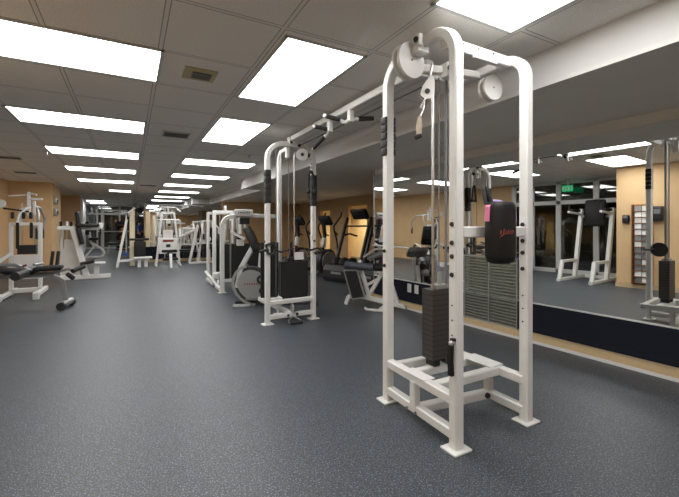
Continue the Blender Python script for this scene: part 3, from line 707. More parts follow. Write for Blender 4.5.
# ------------------------------------------------------------------ far machines
def weight_tower(name, label, x, y, w, h, rot, stack=True, pads='lat', taper=.16, lean=0):
    """A-shaped selectorised machine facing -Y in its own frame"""
    t = thing(name, label, 'weight machine', (0, 0, 0))
    f = MB().bar([(-w / 2, 0, .03), (-w / 2 + taper, 0, h), (w / 2 - taper, 0, h), (w / 2, 0, .03)], .06, .06, (0, 1, 0))
    f.bar([(-w / 2 + taper, 0, h * .99), (-w / 2 + taper, .35, h * .55), (-w / 2, .40, .03)], .05, .05, (1, 0, 0)).bar([(-w / 2, -.25, .04), (-w / 2, .45, .04)], .06, .06, (1, 0, 0)).bar([(w / 2, -.25, .04), (w / 2, .45, .04)], .06, .06, (1, 0, 0))
    f.bar([(-w / 2 + .03, 0, h * .52), (w / 2 - .03, 0, h * .52)], .05, .05, (0, 1, 0)).build('frame', 'white', t)
    if stack:
        MB().box((0, .05, h * .30), (w * .5, .12, h * .36)).build('weight_stack', 'plates2', t)
        for sx in (-.07, .07): MB().rod((sx, .05, .1), (sx, .05, h - .03), .014).build('guide_rod', 'steel', t)
    return t

# low pulley tower in the middle distance
t = weight_tower('lat_pulldown_machine', 'white trapezoid cable tower with a white shroud, standing before the navy panel at the back', 0, 0, .66, 1.62, 0, stack=False)
MB().box((0, -.03, .62), (.50, .03, .46), bev=.01).build('shroud', 'white', t)
MB().box((0, -.05, .78), (.30, .012, .06)).build('red_label', 'red', t)
MB().box((0, -.048, .63), (.12, .012, .09)).build('dark_label', 'black', t)
for sx in (-.09, .09): MB().rod((sx, .05, .1), (sx, .05, 1.62), .015).build('guide_rod', 'steel', t)
MB().box((0, .05, .98), (.28, .12, .26)).build('weight_stack', 'offwhite', t)
MB().bar([(0, -.02, .45), (0, -.85, .40), (0, -1.0, .04)], .07, .07, (1, 0, 0), r=.05).build('seat_beam', 'white', t)
pad(t, (0, -.45, .49), (.42, .16, .08), name='thigh_pad'); pad(t, (0, -.62, .40), (.13, .40, .12), name='seat'); pad(t, (0, -.80, .28), (.40, .1, .08), name='foot_pad')
MB().tube([(-.32, -.3, 1.66), (-.2, -.05, 1.80), (.2, -.05, 1.80), (.32, -.3, 1.66)], .02, r=.05).bar([(0, 0, 1.6), (0, -.06, 1.82)], .06, .06).build('top_arm', 'white', t)
MB().rod((-.3, -.2, 1.42), (.3, -.2, 1.42), .016).build('pull_bar', 'steel', t)
for sx in (-.28, .28): MB().box((sx * .66, .02, 1.25), (.05, .05, .55), bev=.01).build('arm_pad', 'vinyl', t)
t.location = (1.02, 12.7, 0)

# tall cable column left of it
t = thing('cable_column', 'tall leaning white cable column with a black seat, left of the trapezoid cable tower', 'cable machine', (.05, 13.1, 0))
MB().bar([(-.33, 12.85, .03), (-.05, 13.05, 1.62)], .09, .07, (0, 1, 0)).bar([(-.33, 12.85, .03), (-.33, 13.5, .03)], .06, .06, (1, 0, 0)).bar([(-.30, 12.9, .20), (.52, 12.95, .22)], .06, .07, (0, 1, 0)).build('slanted_leg', 'white', t)
MB().bar([(.06, 13.1, .03), (.06, 13.1, 1.70)], .14, .10, (1, 0, 0)).build('column', 'cream', t)
MB().bar([(-.06, 13.05, 1.62), (.14, 13.05, 1.78)], .05, .05, (0, 1, 0)).build('top_arm', 'white', t)
MB().disc((.20, 13.0, 1.83), (0, 1, 0), .08, .05).build('pulley', 'black', t)
MB().box((-.06, 12.98, 1.52), (.05, .06, .20), bev=.012).box((.17, 12.98, 1.50), (.06, .06, .30), bev=.012).build('arm_pad', 'vinyl', t)
pad(t, (.26, 12.9, .52), (.32, .14, .50), name='back_pad'); MB().rod((-.02, 12.85, .83), (.50, 12.85, .83), .035).build('thigh_roller', 'foam', t)
pad(t, (.34, 12.8, .28), (.50, .22, .06), m='white', name='seat', bev=.015)
for x in (.24, .42): MB().box((x, 12.8, .13), (.09, .10, .26), bev=.008).build('leg', 'white', t)
MB().box((-.16, 13.0, .40), (.22, .06, .10), bev=.01).build('shroud', 'bluebin', t)

# machine with slanted front leg before the back mirror
t = weight_tower('incline_press_machine', 'white A-framed press machine with a slanted leg, right of the trapezoid cable tower', 0, 0, .60, 1.40, 0)
MB().bar([(-.62, -.25, .03), (-.32, -.05, 1.25)], .08, .08, (0, 1, 0)).bar([(-.62, -.25, .03), (.3, -.25, .05)], .07, .07, (0, 1, 0)).bar([(-.4, -.1, .66), (.25, -.1, .66)], .06, .06, (0, 1, 0)).build('front_leg', 'white', t)
pad(t, (-.02, -.28, .52), (.34, .3, .08), name='seat'); pad(t, (.06, -.12, .92), (.26, .08, .50), rotx(-.15), name='back_pad')
MB().tube([(-.2, -.1, 1.30), (-.25, -.5, 1.15), (-.22, -.55, .85)], .025, r=.06).tube([(.22, -.1, 1.30), (.27, -.5, 1.15), (.24, -.55, .85)], .025, r=.06).build('press_arms', 'white', t)
MB().rod((-.22, -.55, .98), (-.22, -.55, .80), .03).build('grip', 'foam', t)
MB().rod((.24, -.55, .98), (.24, -.55, .80), .03).build('grip', 'foam', t)
MB().disc((.0, -.2, .80), (0, 1, 0), .08, .03).build('cam', 'white', t)
MB().bar([(0, -.28, .05), (0, -.28, .5)], .07, .07).build('seat_post', 'white', t)
t.location = (2.3, 13.4, 0)

# second press machine further right
t = weight_tower('shoulder_press_machine', 'white upright machine with twin arms, farthest back beside the dim tan wall', 0, 0, .62, 1.45, 0)
pad(t, (0, -.3, .50), (.34, .3, .08), name='seat'); pad(t, (0, -.12, .88), (.24, .08, .5), name='back_pad')
MB().tube([(-.2, 0, 1.45), (-.3, -.4, 1.42), (-.3, -.5, 1.1)], .028, r=.08).tube([(.2, 0, 1.45), (.3, -.4, 1.42), (.3, -.5, 1.1)], .028, r=.08).build('press_arms', 'white', t)
MB().bar([(0, -.3, .05), (0, -.3, .48)], .07, .07).bar([(0, 0, .05), (0, -.7, .05)], .07, .07, (1, 0, 0)).build('seat_post', 'white', t)
t.location = (2.85, 12.3, 0)
t = weight_tower('cable_row_machine', 'low white machine with open frame partly behind the press machines at the back', 0, 0, .7, 1.15, 0)
pad(t, (-.1, -.35, .42), (.6, .28, .07), name='seat'); MB().bar([(-.4, -.35, .05), (-.4, -.35, .4), (.3, -.35, .4), (.3, -.35, .05)], .06, .06, (0, 1, 0)).build('seat_frame', 'white', t)
MB().bar([(.2, -.1, 1.12), (-.35, -.3, .85)], .06, .06, (0, 1, 0)).build('lever', 'white', t)
t.location = (1.78, 14.05, 0)

# two stack machines beside the bike
t = thing('leg_press_machine', 'white square-framed stack machine behind the exercise bike, the farther of two', 'weight machine', (1.8, 8.1, 0))
MB().bar([(1.50, 8.0, .03), (1.50, 8.0, 1.50), (1.85, 8.0, 1.50), (1.85, 8.0, .60)], .07, .07, (0, 1, 0)).bar([(1.72, 8.0, 1.5), (1.72, 8.0, 1.64)], .05, .05).bar([(1.50, 8.0, .04), (1.5, 8.8, .04)], .07, .07, (1, 0, 0)).bar([(1.50, 8.7, .03), (1.50, 8.7, 1.5), (2.2, 8.7, 1.5), (2.2, 8.7, .03)], .06, .06, (0, 1, 0)).build('frame', 'white', t)
MB().box((1.86, 8.15, .55), (.62, .20, .60), bev=.01).build('weight_stack', 'plates2', t)
MB().bar([(1.34, 8.05, .30), (1.52, 7.75, .03), (1.56, 7.9, .12)], .05, .05, (0, 1, 0)).build('foot_lever', 'white', t)
MB().box((1.55, 7.9, .22), (.20, .10, .14), bev=.02).build('linkage', 'white', t)
for x in (1.64, 1.95): MB().rod((x, 8.15, .85), (x, 8.15, 1.48), .016).build('guide_rod', 'steel', t)
for k, x in enumerate((1.62, 2.0)): MB().box((x, 7.98, .95), (.08, .05, .2), bev=.01).build('arm_pad', 'vinyl', t)
t = thing('leg_extension_machine', 'white stack machine with curved top tube and header panel, just behind the exercise bike', 'weight machine', (1.9, 7.2, 0))
MB().bar([(1.47, 7.1, .03), (1.47, 7.1, 1.35), (1.75, 7.1, 1.42), (2.6, 7.1, 1.40)], .075, .075, (0, 1, 0), r=.18).bar([(1.47, 7.1, .05), (1.47, 7.6, .05)], .07, .07, (1, 0, 0)).bar([(1.47, 7.1, .22), (1.75, 7.1, .22)], .06, .06, (0, 1, 0)).build('frame', 'white', t)
foot(1.47, 7.1).build('foot_plate', 'white', t)
hp = MB().box((1.85, 7.03, 1.46), (.34, .06, .13), bev=.02, seg=2).build('header_panel', 'white', t)
l = MB()
for k in range(7): l.box((1.75 + .032 * k, 6.997, 1.465), (.02, .006, .03))
l.build('header_lettering', 'grey', hp)
MB().box((1.86, 7.02, 1.31), (.18, .05, .12), bev=.01).build('display', 'black', t)
st = MB().box((1.88, 7.20, .56), (.72, .18, .66), bev=.01).build('weight_stack', 'plates2', t)
MB().rod((1.62, 7.10, .22), (1.62, 7.10, 1.3), .016).build('guide_rod', 'steel', t)
MB().bar([(1.60, 7.05, 1.12), (1.85, 6.95, .98)], .05, .05, (0, 0, 1)).build('lever', 'white', t)
MB().box((1.80, 7.10, .91), (.14, .01, .12)).build('paper_card', 'paper', t)
MB().tube([(2.1, 6.9, .4), (2.1, 6.8, .75), (2.3, 6.8, .85), (2.5, 6.9, .7)], .03, r=.08).build('press_arm', 'white', t)
pad(t, (2.35, 6.9, .52), (.4, .34, .09), name='seat'); MB().bar([(2.35, 6.9, .04), (2.35, 6.9, .48)], .07, .07).build('seat_post', 'white', t)

# ------------------------------------------------------------------ exercise bike
t = thing('exercise_bike', 'grey exercise bike with round flywheel housing, left of the rear cable tower', 'exercise bike', (1.72, 5.85, 0))
D = V((.92, -.39, 0)).normalized()         # bike's long axis
O = V((1.49, 5.86, -.02)); Nn = V((-D.y, D.x, 0))
def bp(a, z, o=0): return O + D * a + Nn * o + V((0, 0, z))
hs = MB()
poly = []
for k in range(30):
    a = 2 * PI * k / 30; r = .275 + .022 * math.cos(2 * a + 1.4)
    poly.append((.20 + r * math.cos(a), .335 + r * math.sin(a) * 1.02))
hs.prism(poly, O, D, (0, 0, 1), .17)
ho = hs.build('flywheel_housing', 'rubber', t)
side = [(.20 + (x - .20) * .83, .335 + (z - .335) * .83) for x, z in poly]
for s in (-.095, .095): MB().prism(side, O + Nn * s, D, (0, 0, 1), .02).build('side_cover', 'silver', ho)
rm = MB(); ring = [(.20 + (x - .20) * 1.06, .335 + (z - .335) * 1.06) for x, z in poly]
rm.sweep([O + D * x + V((0, 0, z)) for x, z in ring[9:24]], [(-.10, -.02), (.10, -.02), (.10, .02), (-.10, .02)], Nn); rm.build('front_guard', 'silver', ho)
l = MB()
for s in (-.108,):
    for k in range(7): l.prism([(0, 0), (.016, 0), (.020, .03), (.004, .03)], O + Nn * s + D * (.07 + .036 * k) + V((0, 0, .34)), D, (0, 0, 1), .004)
l.build('red_lettering', 'red', ho)
MB().disc(bp(.325, .42, -.11), Nn, .07, .02).disc(bp(.34, .25, -.11), Nn, .05, .02).build('crank_cover', 'black', ho)
MB().disc(bp(.325, .42, -.124), Nn, .03, .02).build('crank_hub', 'silver', ho)
MB().box(bp(.18, .13, -.112), (.18, .012, .045), rotz(math.atan2(D.y, D.x)), bev=.008).build('vent_slot', 'grey', ho)
MB().bar([bp(-.04, .30, -.05), bp(.02, .60, -.05), bp(.22, .96, -.03)], .10, .075, Nn, r=.10).build('front_post', mat('light silver paint', (.46, .46, .45), .4, .2), t)
cs = MB(); Rb = rotz(math.atan2(D.y, D.x)) @ roty(-.42)
cs.box(bp(.17, 1.04), (.10, .28, .40), Rb, bev=.02, seg=2); cso = cs.build('console', 'black', t)
MB().box(bp(.222, 1.06), (.012, .19, .22), Rb).build('display', 'screen', cso)
MB().tube([bp(.34, .86, -.22), bp(.46, .80, -.24), bp(.40, .78, 0), bp(.46, .80, .24), bp(.34, .86, .22)], .02, r=.05).build('handlebar', 'foam', t)
MB().bar([bp(.2, .06), bp(1.15, .08)], .08, .07, Nn).bar([bp(.95, .06), bp(.85, .62)], .06, .07, Nn).build('frame', 'grey', t)
pad(t, bp(.80, .68), (.30, .26, .10), rotz(math.atan2(D.y, D.x)), name='seat', bev=.045)
MB().box(bp(.04, .035, -.14), (.26, .14, .04), rotz(-.25), bev=.015, seg=2).build('front_foot', 'silver', t)
MB().box(bp(-.03, .04, .12), (.14, .10, .05), rotz(-.25), bev=.015).build('front_foot', 'rubber', t)
MB().bar([bp(1.15, .03, -.2), bp(1.15, .03, .2)], .06, .06, D).build('rear_foot', 'rubber', t)
for s, a, z in ((-.17, .46, .30), (.17, .34, .62)):
    MB().bar([bp(.325, .42, s * .75), bp(a, z, s * .75)], .03, .02, Nn).box(bp(a, z, s), (.10, .09, .03), rotz(math.atan2(D.y, D.x)), bev=.008).build('pedal', 'black', t)

# ------------------------------------------------------------------ ellipticals and treadmills in the alcove
def make_elliptical(label):
    t = thing('elliptical_trainer', label, 'elliptical', (0, 0, 0), 'elliptical trainers')
    # long axis +X, drum at the low-X end
    MB().box((.06, -.05, .82), (.10, .10, .24), roty(.15), bev=.02, seg=2).build('mast_cover', 'offwhite', t)
    MB().disc((.18, 0, .36), (0, 1, 0), .30, .20, 32).disc((.18, 0, .36), (0, 1, 0), .17, .24, 28).build('drive_drum', 'black', t)
    MB().lathe([(.205, -.012), (.235, -.012), (.235, .012), (.205, .012)], (.18, -.115, .36), (0, 1, 0)).build('drum_trim', 'silver', t)
    MB().bar([(-.10, 0, .05), (1.5, 0, .05)], .12, .08, (0, 1, 0)).bar([(-.08, -.3, .035), (-.08, .3, .035)], .07, .07, (1, 0, 0)).bar([(1.45, -.25, .035), (1.45, .25, .035)], .07, .07, (1, 0, 0)).build('base', 'rubber', t)
    MB().bar([(.02, 0, .55), (.14, 0, 1.0), (.10, 0, 1.30)], .08, .08, (0, 1, 0), r=.1).build('mast', 'black', t)
    c = MB().box((.16, 0, 1.36), (.09, .40, .26), roty(-.6), bev=.03, seg=2).build('console', 'black', t)
    MB().box((.206, 0, 1.39), (.01, .24, .13), roty(-.6)).build('display', 'grey', c)
    for s in (-.27, .27):
        MB().tube([(.36, s, .30), (.30, s, .85), (.16, s * 1.05, 1.20), (.40, s * 1.1, 1.46), (.44, s * 1.1, 1.56)], .022, r=.1).build('swing_arm', 'black', t)
        MB().tube([(.27, s * .7, 1.10), (.36, s * .85, 1.02), (.40, s * .5, .98)], .018, r=.03).build('fixed_grip', 'foam', t)
        MB().bar([(.30, s * .8, .30 if s > 0 else .42), (1.15, s * .7, .22 if s > 0 else .30)], .04, .05, (0, 1, 0)).build('pedal_arm', 'satin', t)
        MB().box((.85, s * .75, .31 if s > 0 else .37), (.36, .15, .05), bev=.015).build('pedal', 'black', t)
    return t
e1 = make_elliptical('black elliptical trainer with a tall swing arm, left of the nearer treadmill')
e1.location = (4.08, 8.36, 0); e1.rotation_euler.z = .28
e2 = dup(e1, (3.85, 9.5, 0), .28, 'black elliptical trainer seen through the rear cable tower', 'elliptical trainers')
def make_treadmill(label):
    t = thing('treadmill', label, 'treadmill', (0, 0, 0), 'treadmills')
    d = MB().box((.98, 0, .15), (1.60, .80, .14), bev=.02).build('deck', 'rubber', t)
    MB().box((1.05, 0, .225), (1.40, .52, .012)).build('belt', 'black', d)
    for s in (-.36, .36): MB().box((1.05, s, .235), (1.44, .10, .025), bev=.006).build('side_rail', 'grey', d)
    MB().box((.9, .0, .04), (1.2, .5, .08)).build('underframe', 'black', t)
    h = MB(); N = 14; vs = []; fs = []
    prof = [(0, .02), (-.03, .10), (-.02, .25), (.06, .36), (.22, .40), (.40, .33), (.48, .24), (.48, .02)]
    for k in range(2):
        for (x, z) in prof: vs.append((x, (-.42, .42)[k], z))
    fs = [tuple(range(8)), tuple(range(15, 7, -1))] + [(i, (i + 1) % 8, 8 + (i + 1) % 8, 8 + i) for i in range(8)]
    h.add(vs, fs); ho = h.build('motor_hood', 'black', t)
    for s in (-.22, 0, .22): MB().lathe([(.02, -.07), (.13, -.05), (.15, 0), (.13, .05), (.02, .07)], (.24, s, .385), (0, 1, 0), 20).build('hood_dome', 'rubber', ho)
    MB().box((-.025, .0, .2), (.012, .3, .05)).build('hood_badge', 'silver', ho)
    for s in (-.37, .37):
        MB().bar([(.30, s, .24), (.62, s, 1.15), (.74, s, 1.42)], .05, .075, (0, 1, 0), r=.1).build('upright', 'charcoal', t)
        MB().tube([(.56, s, 1.0), (.80, s, 1.04), (1.06, s, .98)], .022, r=.05).build('handrail', 'foam', t)
    c = MB().box((.75, 0, 1.50), (.10, .46, .26), roty(-.62), bev=.03, seg=2).build('console', 'black', t)
    MB().box((.80, 0, 1.54), (.01, .30, .13), roty(-.62)).build('display', 'grey', c)
    MB().rod((.66, -.37, 1.22), (.66, .37, 1.22), .02).build('cross_bar', 'charcoal', t)
    return t
t1 = make_treadmill('black treadmill with raised console, the farther of the pair in the dim tan alcove')
t1.location = (3.93, 7.26, 0); t1.rotation_euler.z = .28
dup(t1, (4.12, 6.38, 0), .28, 'black treadmill nearest the mirror wall end, half behind the leg curl machine', 'treadmills')

# ------------------------------------------------------------------ leg curl machine beside the wall
t = thing('leg_curl_machine', 'white leg curl machine with a dark board and roller pads, between the two cable towers', 'weight machine', (3.05, 4.75, 0))
A = V((2.92, 5.04, 0)); E = (V((3.40, 4.42, 0)) - A); LEN = E.length; E.normalize(); NN = V((-E.y, E.x, 0)); AE = math.atan2(E.y, E.x)
def lp(a, z, o=0): return A + E * a + NN * o + V((0, 0, z))
MB().bar([lp(-.02, .02), lp(.02, .14), lp(.14, .17), lp(.90, .05)], .065, .06, NN, r=.06).bar([lp(.62, .04, -.28), lp(.62, .04, .10)], .06, .06, E).build('base_rail', 'white', t)
MB().bar([lp(.20, .70), lp(.22, .55), lp(.36, .14)], .055, .055, NN, r=.04).bar([lp(.36, .20), lp(.60, .60), lp(.80, .06)], .055, .055, NN, r=.02).bar([lp(.3, .32), lp(.5, .44)], .04, .04, NN).build('frame', 'white', t)
board = [(.0, .55), (.21, .56), (.33, .17), (.13, .13)]
MB().prism(board, A - NN * .14, E, (0, 0, 1), .018).build('foot_board', 'black', t)
bd = MB()
for i in range(4):
    a, b = board[i], board[(i + 1) % 4]; bd.bar([lp(a[0], a[1], -.14), lp(b[0], b[1], -.14)], .026, .02, NN)
bd.build('board_edge', 'silver', t)
MB().rod(lp(.03, .635, -.16), lp(.46, .61, -.12), .055, 16).build('roller', 'greyvinyl', t)
MB().rod(lp(.47, .605, -.12), lp(.72, .60, -.05), .045, 16).build('roller', 'vinyl', t)
pad(t, lp(.52, .80), (.34, .30, .08), rotz(AE) @ roty(-.35), m='grey', name='seat')
MB().bar([lp(.32, .76, -.17), lp(.50, .88, -.17), lp(.70, .90, -.17)], .03, .03, NN, r=.03).build('seat_rim', 'satin', t)
MB().rod(lp(.40, .93, 0), lp(.95, .90, .0), .014).build('cross_rod', 'steel', t)
MB().box(lp(.68, .50, -.1), (.16, .1, .10), rotz(AE), bev=.03, seg=2).build('pivot_cover', 'silver', t)
MB().tube([lp(.40, .06, -.32), lp(.42, .04, -.34), lp(.75, .04, -.34), lp(.77, .1, -.28)], .018, r=.02).build('step_bar', 'white', t)
# ------------------------------------------------------------------ captain's chair on the left (seen in the mirror)
t = thing('knee_raise_station', 'white knee raise station with black back pad before the glass front', 'exercise station', (-1.4, 4.55, 0))
YA, YB = 3.84, 4.48
for y in (YA, YB):
    MB().bar([(-1.10, y, .03), (-1.24, y, .46)], .075, .07, (0, 1, 0)).bar([(-1.24, y, .44), (-1.96, y, .44)], .065, .06, (0, 1, 0)).bar([(-1.04, y, .035), (-2.35, y, .035)], .07, .07, (0, 1, 0)).build('step_frame', 'white', t)
    MB().bar([(-1.84, y, .05), (-2.20, y, 1.62)], .08, .10, (0, 1, 0)).build('slanted_post', 'white', t)
    MB().bar([(-2.18, y, 1.50), (-1.55, y, 1.54)], .05, .05, (0, 1, 0)).build('arm', 'white', t)
    pad(t, (-1.85, y, 1.585), (.36, .11, .06), name='arm_pad', bev=.02); MB().rod((-1.58, y, 1.55), (-1.58, y, 1.70), .018).build('grip', 'foam', t)
MB().bar([(-2.32, YA, .035), (-2.32, YB, .035)], .07, .07, (1, 0, 0)).bar([(-2.18, YA, 1.45), (-2.18, YB, 1.45)], .06, .06, (1, 0, 0)).build('cross_rail', 'white', t)
pad(t, (-2.10, (YA + YB) / 2, 1.52), (.09, .42, .62), roty(-.12), name='back_pad', bev=.04)
# wall rack of leaflets, wall boxes, exit sign, bin (left wall, seen in the mirror)
WX = -1.345
t = thing('leaflet_rack', 'tall narrow brown wall rack full of white leaflets, reflected in the mirror', 'leaflet rack', (WX + .04, 3.07, .1))
MB().box((WX + .011, 3.05, .86), (.022, .32, 1.56)).box((WX + .05, 2.90, .86), (.10, .02, 1.56)).box((WX + .05, 3.20, .86), (.10, .02, 1.56)).build('backboard', 'rackwood', t)
for k in range(13):
    z = .12 + .115 * k
    MB().box((WX + .05, 3.05, z), (.07, .28, .012)).build('shelf', 'rackwood', t)
cols = ['paper', 'silver', 'offwhite', 'paper', 'grey', 'paper', 'offwhite', 'grey', 'paper', 'silver']
for k in range(13):
    for j in range(2):
        z = .126 + .115 * k; q = (k * 3 + j * 7 + k // 2) % 10
        o = MB().box((WX + .058 + .004 * (j % 2), 2.99 + .115 * j, z + .05), (.02, .105, .095), roty(-.08), bev=.001).build('leaflet', cols[q], None)
        tag(o, 'small leaflet standing in the brown wall rack', 'leaflet', 'leaflets in the wall rack')
for (y, z, s, l) in ((3.31, 1.36, (.08, .11, .16), 'black wall phone box left of the leaflet rack in the mirror'), (2.80, 1.45, (.12, .16, .28), 'dark grey wall box with white panel right of the leaflet rack in the mirror')):
    t = thing('wall_box', l, 'wall box', (WX, y, z))
    MB().box((WX + s[0] / 2, y, z), s, bev=.015, seg=2).build('case', 'black', t)
    MB().box((WX + s[0] + .004, y, z + .04), (.008, s[1] * .6, s[2] * .3)).build('face_panel', 'grey', t)
# exit sign
t = thing('exit_sign', 'green lit EXIT sign hung from the ceiling before the glass front', 'exit sign', (-2.5, 4.92, 2.17))
MB().box((-2.5, 4.93, 2.17), (.05, .25, .15), bev=.008).build('case', 'exit', t)
MB().bar([(-2.5, 4.92, 2.26), (-2.5, 4.92, 2.40)], .04, .06).build('hanger', 'alu', t)
lt = MB(); ST = .018
def letter(segs, y0):
    for (ya, za, yb, zb) in segs:
        lt.bar([V((-2.473, y0 + ya, 2.12 + za)), V((-2.473, y0 + yb, 2.12 + zb))], .004, ST, (1, 0, 0))
letter([(0, 0, 0, .10), (0, .009, -.05, .009), (0, .05, -.04, .05), (0, .091, -.05, .091)], 5.035)
letter([(0, 0, -.055, .10), (-.055, 0, 0, .10)], 4.965)
letter([(0, 0, 0, .10)], 4.882)
letter([(-.028, 0, -.028, .10), (0, .091, -.056, .091)], 4.855)
lt.build('lettering', 'white', t)
t = thing('recycling_bin', 'blue bin by the glass front, reflected at the mirror', 'bin', (-2.5, 6.1, 0))
MB().lathe([(.17, 0), (.21, .34), (.23, .36), (.215, .36), (.165, .02), (0, .02)], (-2.5, 6.1, 0), seg=20).build('bucket', 'bluebin', t)
MB().tube([(-2.5, 5.87, .33), (-2.5, 5.9, .48), (-2.5, 6.3, .48), (-2.5, 6.33, .33)], .008, r=.05).build('handle', 'steel', t)
# silver wall dispensers on the tan return wall
for i, (z, l) in enumerate(((1.93, 'upper silver wall box on the edge of the tan wall'), (1.62, 'lower silver wall box on the edge of the tan wall'))):
    t = thing('wall_dispenser', l, 'wall box', (-1.85, 13.15, z))
    MB().box((-1.825, 13.15, z), (.09, .30, .20), bev=.02, seg=2).build('case', 'satin', t)
    MB().box((-1.775, 13.15, z - .02), (.012, .16, .10)).build('dark_front', 'black', t)

# ------------------------------------------------------------------ far room: rack, curved trainer, person
t = thing('squat_rack', 'far white squat rack with a bench, before the far windows', 'squat rack', (-.6, 19.8, 0))
MB().bar([(-1.05, 20, .02), (-1.05, 20, 1.95), (-.15, 20, 1.95), (-.15, 20, .02)], .07, .07, (0, 1, 0)).bar([(-1.05, 19.5, .04), (-1.05, 20.4, .04)], .07, .07, (1, 0, 0)).bar([(-.15, 19.5, .04), (-.15, 20.4, .04)], .07, .07, (1, 0, 0)).build('frame', 'white', t)
MB().rod((-1.3, 19.9, 1.0), (.1, 19.9, 1.0), .02).build('bar', 'steel', t)
for x in (-1.15, -.02): MB().disc((x, 19.9, 1.0), (1, 0, 0), .18, .05).build('weight_plate', 'rubber', t)
MB().bar([(-.85, 19.4, .02), (-.80, 19.4, .42), (-.38, 19.4, .42), (-.33, 19.4, .02)], .06, .06, (0, 1, 0)).build('bench_frame', 'white', t)
pad(t, (-.6, 19.3, .48), (.46, .9, .09), name='bench_pad')
t = thing('curved_trainer', 'far white machine with an S-curved base, left of the squat rack', 'exercise machine', (-1.35, 17.2, 0))
MB().tube([(-1.55, 17.0, .05), (-.95, 17.0, .05), (-.85, 17.1, .22), (-1.0, 17.1, .40), (-1.3, 17.1, .62), (-1.35, 17.1, 1.0)], .05, r=.12).tube([(-1.5, 17.0, .05), (-1.2, 17.1, .45), (-1.25, 17.1, .6)], .04, r=.1).build('frame', 'white', t)
pad(t, (-1.2, 17.05, .75), (.3, .3, .1), name='seat'); pad(t, (-1.4, 17.1, 1.15), (.12, .3, .5), name='back_pad')
t = thing('storage_shelf', 'far dark shelving with orange and dark items beside the squat rack', 'shelf', (-.35, 22.5, 0))
MB().box((-.35, 22.7, .75), (.5, .03, 1.5)).box((-.59, 22.5, .75), (.03, .4, 1.5)).box((-.11, 22.5, .75), (.03, .4, 1.5)).build('case', 'dark', t)
for z in (.1, .5, .9, 1.3): MB().box((-.35, 22.5, z), (.46, .4, .03)).build('shelf', 'rackwood', t)
for i, (z, m, l) in enumerate(((.63, 'orange', 'orange ball on the far dark shelf, upper'), (.23, 'dark', 'dark ball on the far dark shelf, lower'), (1.03, 'orange', 'orange ball on the far dark shelf, topmost'))):
    tag(MB().ball((-.35, 22.45, z + .015), .12, 16).build('exercise_ball', m), l, 'ball', 'balls on the far shelf')

# person
def skin_mesh(name, joints, edges, m, parent, loc, sub=2):
    me = bpy.data.meshes.new(name); me.from_pydata([j[0] for j in joints], edges, [])
    o = bpy.data.objects.new(name, me); COL.objects.link(o); o.parent = parent
    if parent is None: o.location = loc
    sk = o.modifiers.new('skin', 'SKIN'); sk.use_smooth_shade = True
    for v, j in zip(me.skin_vertices[0].data, joints): v.radius = (j[1], j[2] if len(j) > 2 else j[1])
    me.skin_vertices[0].data[0].use_root = True
    su = o.modifiers.new('sub', 'SUBSURF'); su.levels = sub; su.render_levels = sub
    me.materials.append(M[m]); return o
px, py = .44, 23.4
J = [((0, 0, .86), .13, .09), ((0, 0, 1.02), .115, .08), ((0, 0, 1.18), .135, .085), ((0, 0, 1.29), .07, .06), ((0, .0, 1.34), .045), ((0, -.01, 1.40), .07, .075), ((0, -.01, 1.48), .075, .085), ((0, 0, 1.535), .05),
     ((.16, 0, 1.25), .048), ((.21, -.02, 1.0), .036), ((.17, -.18, .88), .028), ((.16, -.25, .86), .03),
     ((-.16, 0, 1.25), .048), ((-.21, -.02, 1.0), .036), ((-.19, -.10, .80), .028), ((-.18, -.13, .73), .03),
     ((.085, 0, .80), .082), ((.09, -.01, .45), .055), ((.09, .03, .09), .04), ((.09, -.10, .035), .035),
     ((-.085, 0, .80), .082), ((-.10, .03, .45), .055), ((-.11, .08, .09), .04), ((-.11, -.05, .035), .035)]
Ed = [(0, 1), (1, 2), (2, 3), (3, 4), (4, 5), (5, 6), (6, 7), (2, 8), (8, 9), (9, 10), (10, 11), (2, 12), (12, 13), (13, 14), (14, 15), (0, 16), (16, 17), (17, 18), (18, 19), (0, 20), (20, 21), (21, 22), (22, 23)]
p = skin_mesh('person', J, Ed, 'skin', None, (px, py, 0))
p.rotation_euler.z = 1.15
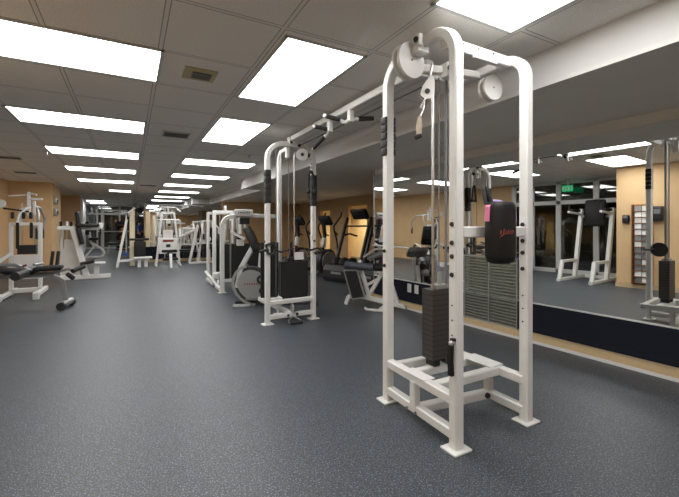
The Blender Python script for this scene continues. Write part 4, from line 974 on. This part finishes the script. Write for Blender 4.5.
tag(p, 'person in a blue shirt and dark trousers standing far back behind the cable column', 'person')
skin_mesh('shirt', [((0, 0, .88), .15, .11), ((0, 0, 1.02), .135, .10), ((0, 0, 1.18), .155, .105), ((0, 0, 1.30), .075, .07), ((.165, 0, 1.245), .066), ((.195, -.01, 1.09), .056), ((-.165, 0, 1.245), .066), ((-.195, -.01, 1.09), .056)], [(0, 1), (1, 2), (2, 3), (2, 4), (4, 5), (2, 6), (6, 7)], 'blue', p, None)
skin_mesh('trousers', [((0, 0, .90), .145, .105), ((.085, 0, .80), .098), ((.09, -.01, .45), .07), ((.09, .03, .10), .055), ((-.085, 0, .80), .098), ((-.10, .03, .45), .07), ((-.11, .08, .10), .055)], [(0, 1), (1, 2), (2, 3), (0, 4), (4, 5), (5, 6)], 'dark', p, None)
hb = MB().lathe([(.0, .085), (.05, .08), (.085, .05), (.095, 0), (.085, -.05), (.08, -.06)], (px - .016, py + .008, 1.49), (-.2, .1, 1), 18)
hb.build('hair', 'dark', p)

# ------------------------------------------------------------------ world, camera, exposure
w = bpy.data.worlds.new('dim surround'); S.world = w; w.use_nodes = True
w.node_tree.nodes['Background'].inputs[0].default_value = (.05, .055, .07, 1); w.node_tree.nodes['Background'].inputs[1].default_value = .3
cd = bpy.data.cameras.new('camera'); cam = bpy.data.objects.new('camera', cd); COL.objects.link(cam); S.camera = cam
cd.sensor_fit = 'HORIZONTAL'; cd.sensor_width = 36; cd.lens = 36 * 380.0 / 679.0
cd.shift_y = -(248.5 - 227.0) / 679.0; cd.clip_start = .05; cd.clip_end = 100
cam.location = (0, 0, 1.20); cam.rotation_euler = (PI / 2, 0, -math.radians(28.8686))
S.view_settings.view_transform = 'Standard'; S.view_settings.look = 'None'; S.view_settings.gamma = 1
S.view_settings.use_curve_mapping = False
S.view_settings.exposure = 1.05
c = S.cycles
c.max_bounces = 12; c.diffuse_bounces = 7; c.glossy_bounces = 6; c.transparent_max_bounces = 10; c.use_denoising = True
c.caustics_reflective = True; c.caustics_refractive = False
